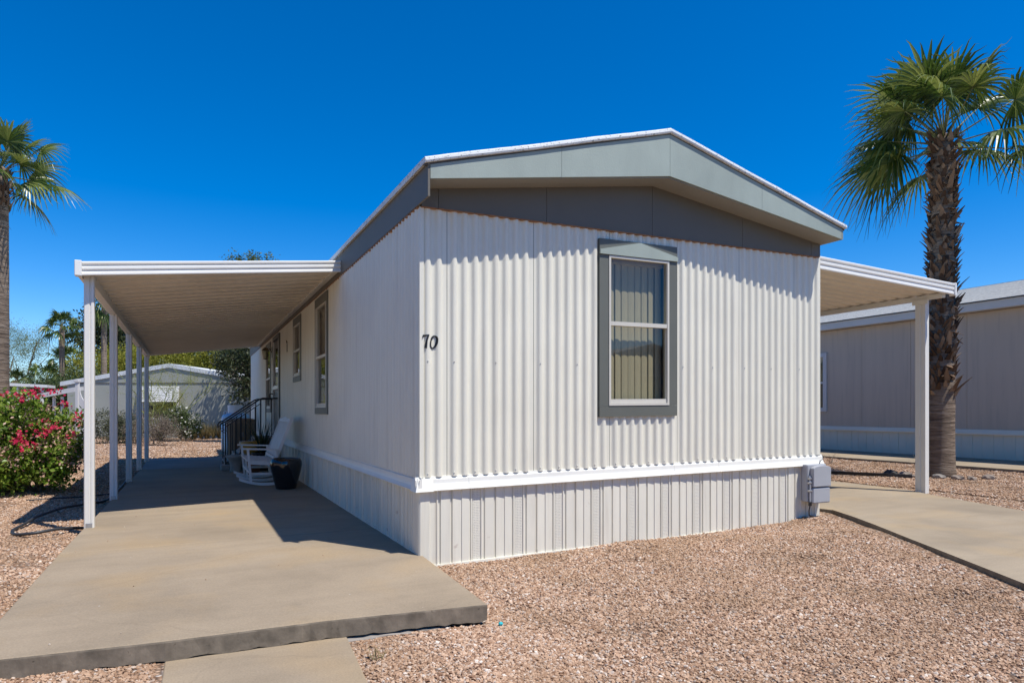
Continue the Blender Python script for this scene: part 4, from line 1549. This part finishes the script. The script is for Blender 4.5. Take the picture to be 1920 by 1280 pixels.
# ------------------------------------------------------------------ palms
def palm(name, base, height, trunk_r, crown_r, nfr, label, seed, boots_from=None, boots=0, lean=(0, 0), group=None, seg=28, wind=(0, 0), emin=-0.75, flare=1.35, droop=1.0, cam_gap=False):
    rnd = random.Random(seed)
    r = root(name, base, label, 'palm', group)
    bx, by, bz = base
    top = Vector((bx + lean[0], by + lean[1], bz + height))
    mb = MB()
    pts, rad = [], []
    n = 22
    for i in range(n + 1):
        t = i / n
        pts.append(Vector((bx + lean[0] * t ** 1.5, by + lean[1] * t ** 1.5, bz - 0.15 + (height + 0.15) * t)))
        f = 1 + (flare - 1) * max(0, 1 - t * height / 0.5) ** 2
        rad.append(trunk_r * f * (1 - 0.12 * t) * (1 + 0.02 * rnd.uniform(-1, 1)))
    rad[-1] *= 0.6
    mb.tube(pts, rad, 18)
    mb.build('trunk', 'palm_bark', r, smooth=True)
    if boots:
        V, F = [], []
        for i in range(boots):
            t = i / boots
            z = boots_from + (height - boots_from) * t + rnd.uniform(-.03, .03)
            a = i * 2.39996 + rnd.uniform(-.25, .25)
            tt = z / height
            c = Vector((bx + lean[0] * tt ** 1.5, by + lean[1] * tt ** 1.5, bz + z))
            out = Vector((cos(a), sin(a), 0))
            sd_ = Vector((-sin(a), cos(a), 0))
            # stub: broad base, split tip, leaning out
            L = rnd.uniform(0.10, 0.21) * (trunk_r / 0.24)
            w = rnd.uniform(0.035, 0.06) * (trunk_r / 0.24)
            lean_out = rnd.uniform(0.15, 0.75)
            if rnd.random() < 0.08:
                L *= 1.9
                lean_out *= 1.3
            if rnd.random() < 0.3:
                lean_out = rnd.uniform(0.5, 1.0)
            dirv = (Vector((0, 0, 1)) + out * lean_out + sd_ * rnd.uniform(-.45, .45)).normalized()
            if rnd.random() < 0.16:
                dirv.z *= -0.5
            b0 = len(V)
            p0 = c + out * (trunk_r * 0.9)
            th = out * 0.02
            V += [p0 - sd_ * w - th, p0 + sd_ * w - th, p0 + sd_ * w * .9 + out * .025, p0 - sd_ * w * .9 + out * .025]
            p1 = p0 + dirv * L * 0.6
            V += [p1 - sd_ * w * .75, p1 + sd_ * w * .75, p1 + sd_ * w * .6 + out * .02, p1 - sd_ * w * .6 + out * .02]
            p2 = p0 + dirv * L + out * 0.02
            V += [p2 - sd_ * w * .25, p2 + sd_ * w * .15, p2 + sd_ * w * .15 + out * .008, p2 - sd_ * w * .25 + out * .008]
            for k in (0, 4):
                for q in range(4):
                    q2 = (q + 1) % 4
                    F.append((b0 + k + q, b0 + k + q2, b0 + k + 4 + q2, b0 + k + 4 + q))
            F.append((b0 + 8, b0 + 9, b0 + 10, b0 + 11))
        o = npmesh('leaf_bases', [tuple(p) for p in V], F, 'palm_boot', r)
        o['kind'] = 'stuff'
    # fronds: petiole and a pleated fan whose tips hang
    for i in range(nfr):
        t = (i + 0.5) / nfr
        az = i * 2.39996 + rnd.uniform(-.3, .3)
        el = 1.42 - (1.42 - emin) * t ** 1.15 + rnd.uniform(-.12, .12)
        if cam_gap and el < 0.45:      # the lowest leaves have been pruned on the driveway side
            off = (az - math.atan2(-0.52, -0.85) + pi) % (2 * pi) - pi
            if abs(off) < 0.75:
                az += 0.95 if off >= 0 else -0.95
        pet = crown_r * rnd.uniform(0.38, 0.6) * (1.0 if t > .2 else 0.85)
        R = crown_r * rnd.uniform(0.42, 0.54)
        d = Vector((cos(az) * cos(el), sin(az) * cos(el), sin(el))) + Vector((wind[0], wind[1], 0)) * 0.35
        d.normalize()
        p = top + Vector((0, 0, -0.05 - 0.35 * crown_r * .3 * t)) + d * 0.05
        pm = [p.copy()]
        for k in range(5):
            p = p + d * (pet / 5)
            d = (d + Vector((wind[0] * .04, wind[1] * .04, -0.055 * droop))).normalized()
            pm.append(p.copy())
        fr = MB()
        fr.tube(pm, [0.016 * crown_r / 1.8 * (1 - .1 * k) for k in range(6)], 5)
        side = d.cross(Vector((0, 0, 1)))
        if side.length < 0.05:
            side = Vector((-sin(az), cos(az), 0))
        side.normalize()
        nrm = side.cross(d).normalized()
        roll = rnd.uniform(-.9, .9)
        side, nrm = side * cos(roll) + nrm * sin(roll), nrm * cos(roll) - side * sin(roll)
        V, F = [], []
        span = radians(rnd.uniform(118, 150))
        dth = 2 * span / seg
        age = t
        for j in range(seg):
            th = -span + (j + 0.5) * dth
            rl = R * (0.72 + 0.28 * cos(th * 0.75)) * rnd.uniform(0.9, 1.06)
            b0 = len(V)
            m_ = 6
            fold = 0.30 * (1 - cos(th)) * 0.6
            for k in range(m_ + 1):
                u = k / m_
                rr_ = rl * u
                half = min(rr_ * math.tan(dth / 2) * 1.02, rl * 0.42 * math.tan(dth / 2) * (1.0 if u < 0.42 else max(0.03, (1 - u) / 0.58)))
                half = max(half, 0.002)
                dv = d * cos(th) + side * sin(th) - nrm * fold * u
                g = (0.05 + 0.85 * max(0, u - 0.34) ** 1.2 * (0.7 + 1.1 * age) * rnd.uniform(0.8, 1.2)) * u * droop
                ctr = pm[-1] + dv * rr_ + Vector((wind[0] * .12, wind[1] * .12, 0)) * u * u * R + Vector((0, 0, -1)) * g * rl
                tv = (-d * sin(th) + side * cos(th))
                V += [ctr + tv * half + nrm * half * .35, ctr - nrm * half * .25, ctr - tv * half + nrm * half * .35]
            for k in range(m_):
                q = b0 + 3 * k
                F += [(q, q + 1, q + 4, q + 3), (q + 1, q + 2, q + 5, q + 4)]
        fo = npmesh('frond', [tuple(v_) for v_ in V], F, 'palm_leaf', r)
        fr.build('petiole', 'petiole', fo, smooth=True)
    return r


palm('fan_palm', (10.28, 1.86, 0.05), 6.1, 0.215, 1.95, 31, 'shaggy trunked fan palm in front of the tan neighbouring home', 21, boots_from=1.45, boots=620, lean=(0.03, -0.02), wind=(-0.35, 0.2), emin=-0.25, seg=28, cam_gap=True, droop=0.6, flare=1.25)
palm('fan_palm', (-5.13, 10.58, 0.0), 6.0, 0.17, 1.4, 28, 'fan palm cut by the left edge of the photo with a smooth tall trunk', 33, boots_from=5.15, boots=90, wind=(0.1, 0.1), emin=-0.35, seg=26, droop=0.5)
palm('far_palm', (-8.36, 39.94, 0.1), 6.0, 0.15, 1.25, 26, 'slender far palm standing free against the pale sky', 41, emin=-0.6, seg=14, droop=0.6, group='far palms behind the left homes')
palm('far_palm', (-8.75, 43.3, 0.1), 4.35, 0.15, 1.25, 26, 'shorter far palm right behind the slender one', 42, emin=-0.6, seg=14, droop=0.6, group='far palms behind the left homes')
palm('far_palm', (-5.73, 34.2, 0.1), 6.7, 0.14, 1.15, 24, 'far palm seen between the first two carport posts', 43, emin=-0.9, seg=14, group='far palms behind the left homes')
palm('far_palm', (-12.4, 49.7, 0.1), 3.2, 0.33, 1.2, 16, 'far stubby palm under the airy tree at far left', 44, emin=-0.6, seg=14, droop=0.6, group='far palms behind the left homes')
palm('far_palm', (-10.3, 47.7, 0.1), 3.3, 0.16, 1.7, 22, 'far palm with drooping fronds just right of the stubby one', 45, emin=-0.9, seg=14, group='far palms behind the left homes')

# ------------------------------------------------------------------ bougainvillea
bg_ = root('bougainvillea', (-4.05, 7.2, -0.06), 'bougainvillea bush with magenta flowers at the left edge', 'bush')
rnd = random.Random(6)
mb = MB()
blobs = [(-4.1, 7.2, 0.62, 0.72, 0.68, 0.62), (-4.7, 7.3, 0.72, 0.7, 0.7, 0.72), (-3.72, 7.35, 0.78, 0.42, 0.5, 0.55), (-4.35, 7.35, 1.1, 0.62, 0.6, 0.42), (-3.62, 7.0, 0.42, 0.40, 0.42, 0.36), (-5.2, 7.4, 0.8, 0.6, 0.7, 0.7), (-4.5, 6.85, 0.38, 0.7, 0.45, 0.38)]
for b in blobs:
    for k in range(5):
        e = Vector((b[0] + rnd.uniform(-.9, .9) * b[3], b[1] + rnd.uniform(-.9, .9) * b[4], b[2] + rnd.uniform(-.3, 1.0) * b[5]))
        limb(mb, (-4.1 + rnd.uniform(-.2, .2), 7.3, -0.1), e, 0.018, 0.004, rnd, 0.1, 5, 5)
mb.build('stems', 'twig', bg_)
V, F = leaf_cloud(20000, blobs, 0.036, 5, 0.66, 0.45, 0.0, 620, 0.085)
npmesh('foliage', V, F, 'boug_leaf', bg_)['kind'] = 'stuff'
V, F = leaf_cloud(4200, [(b[0], b[1] - .1, b[2] + .25 * b[5], b[3], b[4], b[5] * .8) for b in blobs], 0.022, 9, 0.6, 0.6, 0.0, 220, 0.07)
npmesh('dry_bracts', V, F, 'boug_dry', bg_)['kind'] = 'stuff'
cl = [(-3.86, 6.72, 1.50, .20, .12, .07), (-4.1, 6.75, 1.47, .12, .1, .05), (-3.62, 6.8, 1.55, .07, .06, .04), (-3.42, 6.85, 1.22, .07, .06, .11), (-3.74, 6.55, 0.98, .16, .1, .1), (-4.02, 6.5, 0.80, .10, .1, .12),
      (-3.9, 6.45, 0.72, .09, .08, .06), (-3.33, 6.9, 1.05, .05, .06, .1), (-4.38, 6.6, 0.5, .05, .05, .06), (-3.45, 6.75, .82, .04, .05, .05), (-3.55, 6.85, 1.36, .05, .06, .05), (-3.3, 6.6, 0.35, .04, .04, .05), (-4.25, 6.7, 1.5, .05, .05, .04)]
V, F = leaf_cloud(430, [(a, b, c, d * 1.35, e * 1.3, f * 1.35) for a, b, c, d, e, f in cl], 0.024, 11, 0.75, 0.0, 0.0, 170, 0.022)
npmesh('flowers', V, F, 'boug_flower', bg_)['kind'] = 'stuff'

for i, (x, y, lb) in enumerate(((10.9, 4.6, 'dry wispy weed left of the right carport post'), (11.2, 2.9, 'small dry weed just behind the right carport post'), (11.3, 0.9, 'dry weed right of the palm'))):
    r = root('dry_weed', (x, y, float(gz(x, y))), lb, 'weed', 'dry weeds in the gravel before the tan home')
    blades_plant('stems', 16, (x, y, float(gz(x, y))), 0.38, 0.005, 'dry_leaf', r, 300 + i, 0.9, 0.3)
for i, (x, y) in enumerate(((-0.85, -1.86), (-3.15, -0.4))):
    r = root('grass_tuft', (x, y, float(gz(x, y))), ('small yellowish grass tuft in the gravel beside the lower slab', 'small dry grass tuft in the gravel left of the patio')[i], 'grass tuft')
    blades_plant('blades', 22, (x, y, float(gz(x, y))), 0.10, 0.0035, 'grass_blade', r, 320 + i, 1.0, 0.5)

# ------------------------------------------------------------------ neighbouring home on the right
nb = root('neighbour_home', (13, 4, 0.2), 'tan neighbouring home in shade with white skirting and pale shingle roof', 'mobile home')
y = -8.0
while y < 15:
    b = min(y + 1.22, 15)
    if y < 6.6 < b or y < 7.2 < b:
        pass
    mb = MB()
    mb.box(13.0, 13.05, y + .003, b - .003, 0.83, 3.28)
    w = mb.build('siding_panel', 'nwall', nb)
    y = b
mb = MB().prism([(13.03, 0.83), (17.5, 0.83), (17.5, 3.4), (13.03, 3.4)], -7.95, 14.95, 'y')
mb.build('core', 'nwall', nb)
y = -8.0
i = 0
while y < 15:
    mb = MB()
    mb.box(13.02, 13.05, y + .002, y + .403, 0.12, 0.745)
    s_ = mb.build('skirt_panel', 'nskirt', nb)
    MB().box(13.008, 13.019, y + .35, y + .40, 0.13, 0.745).build('rib', 'nskirt', s_)
    MB().box(13.012, 13.019, y + .16, y + .2, 0.13, 0.745).build('rib', 'nskirt', s_)
    y += 0.405
mb = MB().prism([(12.96, 0.75), (13.03, 0.75), (13.03, 0.85), (12.985, 0.85), (12.96, 0.77)], -8.0, 15.0, 'y')
mb.build('belt_trim', 'nskirt', nb)
MB().box(12.72, 12.745, -8.2, 15.2, 3.29, 3.455).build('fascia', 'ntrim', nb)
MB().box(12.746, 13.06, -8.2, 15.2, 3.30, 3.32).build('soffit', 'ntrim', nb)
rows = 15
for i in range(rows):
    x0 = 12.66 + i * 0.19
    z0 = 3.465 + i * 0.19 * 0.262
    mb = MB()
    mb.hexa([(x0, -8.3, z0), (x0 + .22, -8.3, z0 + .05), (x0 + .22, 15.3, z0 + .05), (x0, 15.3, z0), (x0, -8.3, z0 + .016), (x0 + .22, -8.3, z0 + .062), (x0 + .22, 15.3, z0 + .062), (x0, 15.3, z0 + .016)])
    mb.build('shingle_course', 'shingle', nb)
mb = MB().hexa([(15.5, -8.3, 4.2), (18.3, -8.3, 3.4), (18.3, 15.3, 3.4), (15.5, 15.3, 4.2), (15.5, -8.3, 4.23), (18.3, -8.3, 3.43), (18.3, 15.3, 3.43), (15.5, 15.3, 4.23)])
mb.build('far_roof', 'shingle', nb)
mb = MB()
for q in (MB().box(12.955, 12.999, 6.40, 6.50, 1.22, 2.73), MB().box(12.955, 12.999, 7.4, 7.5, 1.22, 2.73), MB().box(12.955, 12.999, 6.501, 7.399, 1.22, 1.32), MB().box(12.955, 12.999, 6.501, 7.399, 2.63, 2.73), MB().box(12.965, 12.999, 6.501, 7.399, 1.94, 1.99)):
    mb.add(q.v, q.f)
w = mb.build('window', 'ntrim', nb)
MB().box(12.985, 12.9985, 6.502, 7.398, 1.992, 2.628).build('pane', 'blind', w)
MB().box(12.975, 12.984, 6.502, 7.398, 1.322, 1.938).build('pane', 'glaze', w)
MB().box(12.977, 12.983, 6.502, 7.398, 1.992, 2.628).build('pane', 'glass', w)

nb.location = (14.0, 4.64, 0.13)
nb.scale = (1.0, 1.068, 1.068)

# ------------------------------------------------------------------ grey gabled home behind the patio
hb = root('rear_home', (-2.62, 28.3, 0.1), 'grey gabled home with white roof edge behind the shrubs', 'mobile home', None, YAW)


def L(mb, n, mat, par=hb):
    return mb.build(n, mat, par, local=True)


def bt(x):
    return 2.28 + 0.80 * (1 - abs(x) / 4.7)


L(MB().prism([(-4.6, -0.3), (4.6, -0.3), (4.6, bt(4.6)), (0, bt(0)), (-4.6, bt(-4.6))], 0.0, 9.0, 'y'), 'wall', 'bgwall')
L(MB().box(-4.6, 4.6, -0.02, -0.002, 2.37, 2.41), 'band_trim', 'sage_shade')
for a, b in ((-4.9, 0), (0, 4.9)):
    L(MB().prism([(a, bt(a) + .01), (b, bt(b) + .01), (b, bt(b) + .2), (a, bt(a) + .2)], -0.05, 9.2, 'y'), 'roof', 'roofcoat')
w = L(MB().box(-1.25, 0.45, -0.03, -0.003, 0.75, 2.05), 'window', 'ntrim')
L(MB().box(-1.15, 0.33, -0.035, -0.031, 0.85, 1.6), 'pane', 'glaze', w)
for i in range(9):
    z = 1.55 + i * 0.078
    L(MB().hexa([(-1.35, -0.22 + i * .012, z), (0.5, -0.22 + i * .012, z), (0.5, -0.2 + i * .012, z), (-1.35, -.2 + i * .012, z), (-1.35, -0.2 + i * .012, z + .072), (0.5, -.2 + i * .012, z + .072), (0.5, -0.18 + i * .012, z + .072), (-1.35, -.18 + i * .012, z + .072)]), 'awning_slat', 'metalwhite', w)

# far carports and scalloped screen at left
fc = root('far_carport', (-9.5, 35.9, 0), 'pale flat carport roof far left behind the bougainvillea', 'carport', None, YAW)
L(MB().hexa([(-3.0, 0, 2.62), (1.3, 0, 2.42), (0.9, 1.2, 2.42), (-3.0, 1.2, 2.62), (-3.0, 0, 2.78), (1.3, 0, 2.56), (0.9, 1.2, 2.56), (-3, 1.2, 2.78)]), 'roof', 'metalwhite', fc)
for x in (-1.8, -0.35, 0.9):
    L(MB().box(x, x + .1, 0.1, 0.2, 0, 2.45), 'post', 'postwhite', fc)
fd = root('far_carport', (-6.3, 23.5, 0), 'slanted grey carport canopy ending at the scalloped screen', 'carport', None, YAW)
L(MB().hexa([(-2.6, 0, 1.30), (0.85, 0, 1.93), (0.85, 0.5, 2.0), (-2.6, 0.5, 1.37), (-2.6, 0, 1.48), (0.85, 0, 2.10), (0.85, 0.5, 2.12), (-2.6, 0.5, 1.5)]), 'roof', 'ntrim', fd)
for x in (-0.1, 0.2):
    L(MB().box(x, x + .06, 0.2, 0.3, 0, 1.75), 'post', 'postwhite', fd)
ss = root('scalloped_screen', (-5.27, 21.77, 0), 'white screen panel with a scooped top edge beside the front carport post', 'screen', None, YAW)
L(MB().bbox(-0.06, 0.04, -0.05, 0.05, 0, 2.22, .005), 'post', 'ntrim', ss)
L(MB().bbox(-0.09, 0.07, -0.08, 0.08, 2.221, 2.32, .01), 'cap', 'ntrim', ss)
pts = [(0.041, 0.0), (0.52, 0.0), (0.52, 2.2)] + [(0.28 + 0.225 * cos(t), 2.2 - 0.62 * sin(t)) for t in np.linspace(0, pi, 12)] + [(0.041, 2.2)]
L(MB().prism(pts, -0.02, 0.02, 'y'), 'panel', 'ntrim', ss)

# ------------------------------------------------------------------ trees and shrubs behind
tree('palo_verde', (-6.4, 43.5, 0.1), 1.6, [(-7.2, 43, 3.4, 1.8, 1.8, 1.5), (-5.2, 43.4, 3.8, 1.8, 1.8, 1.6), (-6.3, 43, 2.2, 2.0, 1.6, 1.2)], 26000, 0.07, 'pv_leaf', 'greenstem', 'yellow green tree behind the first two carport posts', group='yellow green trees behind the rear home', seed=51, clump=260, csz=0.28)
tree('palo_verde', (-2.6, 42, 0.1), 1.8, [(-3.4, 41.6, 4.3, 1.9, 1.8, 1.4), (-1.6, 41.2, 4.5, 2.0, 1.8, 1.4), (-2.5, 41.6, 3.2, 2.2, 1.6, 1.3)], 30000, 0.07, 'pv_leaf', 'greenstem', 'yellow green tree rising straight above the rear home ridge', group='yellow green trees behind the rear home', seed=52, clump=300, csz=0.28)
tree('palo_verde', (1.2, 40.5, 0.1), 1.8, [(0.4, 40.2, 4.4, 1.8, 1.8, 1.5), (2.3, 39.6, 4.6, 1.9, 1.8, 1.5), (1.2, 39.8, 3.2, 2.2, 1.6, 1.3)], 28000, 0.07, 'pv_leaf', 'greenstem', 'yellow green tree over the right slope of the rear home', group='yellow green trees behind the rear home', seed=53, clump=280, csz=0.28)
tree('dark_tree', (-6.9, 48.2, 0.1), 2.5, [(-7.6, 48.2, 6.6, 1.7, 1.6, 1.8), (-6.3, 47.9, 7.4, 1.5, 1.5, 1.7), (-6.4, 48, 5.0, 2.0, 1.6, 1.5), (-5.3, 47.6, 5.6, 1.3, 1.3, 1.5)], 12000, 0.11, 'dark_leaf', 'bark', 'tall dark evergreen tree behind the front carport posts', seed=54, clump=240, csz=0.3)
tree('dark_tree', (0.9, 23.6, 0.1), 1.5, [(0.1, 23.4, 3.2, 0.9, 0.9, 1.0), (1.1, 23.2, 3.6, 1.2, 1.0, 1.1), (0.15, 23.0, 2.2, 0.75, 0.7, 0.7), (1.0, 23.0, 2.1, 0.9, 0.9, 1.0), (1.9, 23.4, 3.6, 1.1, 1, 1.1), (0.5, 25.4, 3.6, 1.1, 0.8, 0.9), (1.5, 25.6, 3.2, 1.2, .8, 1.2), (-0.5, 26.4, 3.7, .8, .7, .6), (0.3, 26.2, 3.3, .8, .7, .8)], 13000, 0.06, 'dark_leaf', 'bark', 'dark drooping tree by the rear corner of the white home', seed=55, clump=330, csz=0.17)
tree('airy_tree', (-12.6, 50.5, 0.1), 2.2, [(-12.6, 50.3, 5.0, 2.2, 2, 1.6), (-11.2, 49.6, 5.9, 1.5, 1.5, 1.0), (-13.5, 50.6, 6.2, 1.5, 1.5, 1.2)], 16000, 0.045, 'airy_leaf', 'barkpale', 'thin airy pale green tree at the far left skyline', seed=56, clump=240, csz=0.3, asp=0.3)
tree('roof_top_tree', (3.0, 53.4, 0.1), 8.0, [(2.0, 53.8, 13.0, 1.3, 1.3, 1.0), (3.4, 53.2, 13.3, 1.4, 1.4, 1.1), (2.7, 53.4, 11.5, 1.8, 1.6, 1.2)], 3500, 0.11, 'mid_leaf', 'bark', 'distant tree top peeking over the carport roof', seed=57, clump=120, csz=0.28, r0=0.25)
for i, (x, y, z, s, lb) in enumerate(((-8.6, 37.8, 1.5, 1.5, 'dark oleander bush behind the slanted canopy'), (-7.3, 38.8, 1.9, 1.5, 'dark oleander bush left of the front carport post'), (-9.9, 42, 1.6, 1.4, 'oleander bush below the drooping far palm'))):
    tree('oleander', (x, y, 0.1), 0.4, [(x, y, z, s, s * .8, z * .95), (x + .5, y, z * 1.3, s * .7, s * .6, z * .6)], 6000, 0.10, 'mid_leaf', 'twig', lb, 'bush', 'oleander bushes behind the left carports', 0.06, 60 + i, 0.28, 160, 0.26)
tree('desert_shrub', (-4.3, 23.2, 0.0), 0.2, [(-4.4, 23.2, 0.65, 0.9, 0.7, 0.62), (-3.8, 23.1, 0.5, 0.6, 0.6, 0.5)], 7500, 0.035, 'shrub_leaf', 'twig', 'dark olive shrub seen between the carport posts', 'shrub', None, 0.03, 70, 0.4, 260, 0.10, twigs=8)
tree('desert_shrub', (-2.95, 21.8, 0.0), 0.2, [(-3.1, 21.8, 0.6, 0.8, 0.6, 0.58), (-2.55, 21.7, 0.5, 0.6, 0.5, 0.5)], 6500, 0.032, 'dry_leaf', 'twig', 'dry grey brown shrub beside the last carport post', 'shrub', None, 0.03, 71, 0.25, 260, 0.09, twigs=10)
tree('flowering_shrub', (-2.1, 24.9, 0.0), 0.3, [(-2.2, 24.8, 0.8, 0.65, 0.55, 0.6), (-1.75, 24.7, 0.6, 0.5, 0.5, 0.5)], 4500, 0.04, 'mid_leaf', 'twig', 'green shrub with white flowers under the awning', 'shrub', None, 0.025, 72, 0.5, 180, 0.1, twigs=6)
V, F = leaf_cloud(260, [(-2.1, 24.6, 0.95, 0.65, 0.4, 0.5), (-1.7, 24.3, 0.6, 0.4, 0.3, 0.5)], 0.035, 73, 0.8, 0.6, 0, 50, 0.05)
fl = bpy.data.objects['flowering_shrub']
npmesh('flowers', V, F, 'white_flower', fl)['kind'] = 'stuff'
# wispy sapling in front of the rear home
sap = root('palo_verde_sapling', (-2.9, 25.3, 0.05), 'wispy sapling with bare green branches before the rear home', 'tree')
rnd = random.Random(77)
mb = MB()
ends = []
for i in range(15):
    az = rnd.uniform(0, 2 * pi)
    e = Vector((-2.9 + cos(az) * rnd.uniform(.5, 2.3), 25.3 + sin(az) * .7, rnd.uniform(1.8, 3.0)))
    pts = limb(mb, (-2.9, 25.3, 0.0), e, 0.03, 0.008, rnd, 0.07, 6, 5)
    for k in range(6):
        s_ = pts[rnd.randint(2, 6)]
        q = s_ + Vector((rnd.uniform(-.8, .8), rnd.uniform(-.4, .4), rnd.uniform(0.1, .8)))
        limb(mb, s_, q, 0.009, 0.003, rnd, 0.1, 4, 4)
        ends.append(q)
mb.build('trunk', 'greenstem', sap)
V, F = leaf_cloud(9000, [(q.x, q.y, q.z, .30, .2, .27) for q in ends], 0.024, 78, 0.3)
npmesh('crown', V, F, 'pv_leaf', sap)
for i, (x, y, n, L_, lb) in enumerate(((-1.95, 26.4, 150, 0.55, 'low green grass clump under the flowering shrub'), (-1.35, 26.2, 200, 0.75, 'straw coloured grass clump in the middle of the bed'), (-0.85, 26.3, 200, 0.8, 'straw coloured grass clump nearest the railing'))):
    r = root('ornamental_grass', (x, y, 0.05), lb, 'grass clump', 'ornamental grasses by the rear home')
    for k in range(3):
        blades_plant('blades', n // 2, (x + (k - 1) * .22, y, 0.05), L_, 0.012, 'grass_blade', r, 80 + i * 3 + k, 0.8, 0.45)


# ------------------------------------------------------------------ homes added to cut low sky; front window mirrors those across the lane
def plain_home(loc, rz, w, l, wallm, roofm, label):
    r = root('lane_home', loc, label, 'mobile home', None, rz)
    hw = w / 2
    L(MB().prism([(-hw, 0), (hw, 0), (hw, 3.1), (0, 3.7), (-hw, 3.1)], 0, l, 'y'), 'wall', wallm, r)
    for a, b in ((-hw - .35, 0), (0, hw + .35)):
        za, zb = 3.1 - (abs(a) - hw) * .2 if a else 3.72, 3.1 - (abs(b) - hw) * .2 if b else 3.72
        L(MB().hexa([(a, -.35, za), (b, -.35, zb), (b, l + .35, zb), (a, l + .35, za), (a, -.35, za + .14), (b, -.35, zb + .14), (b, l + .35, zb + .14), (a, l + .35, za + .14)]), 'roof', roofm, r)
    for y_ in (0.18 * l, 0.5 * l, 0.8 * l):
        for sg in (-1, 1):
            w_ = L(MB().box(*sorted((sg * (hw + .002), sg * (hw + .05))), y_ - .55, y_ + .55, 1.25, 2.7), 'window', 'ntrim', r)
            L(MB().box(*sorted((sg * (hw + .051), sg * (hw + .056))), y_ - .45, y_ + .45, 1.35, 2.6), 'pane', 'glaze', w_)
    w_ = L(MB().box(-.6, .6, -.05, -.002, 1.2, 2.7), 'window', 'ntrim', r)
    L(MB().box(-.5, .5, -.056, -.051, 1.3, 2.6), 'pane', 'glaze', w_)
    for sg in (-1, 1):
        L(MB().box(*sorted((sg * (hw + .002), sg * (hw + .03))), .05, l - .05, 0, .75), 'skirting', 'nskirt', r)
    return r


plain_home((2.5, -15.5, 0), pi, 5.0, 16.0, 'nwall', 'shingle', 'tan home straight across the lane')
plain_home((14.5, -15.8, 0), pi, 5.0, 16.0, 'bgwall', 'shingle', 'grey home across the lane to the right')
plain_home((-9.5, -15.8, 0), pi, 5.0, 16.0, 'siding', 'shingle', 'white home across the lane to the left')
plain_home((-11.5, -5.0, 0), 0.0, 5.0, 13.0, 'nwall', 'shingle', 'unseen tan home added at left to block sky and bounce light')  # out of view, added to block low sky and bounce warm light
palm('fan_palm', (8.6, -13.0, 0.0), 5.2, 0.2, 1.9, 24, 'fan palm across the lane mirrored in the front window', 91, emin=-0.6, seg=20, droop=0.7)
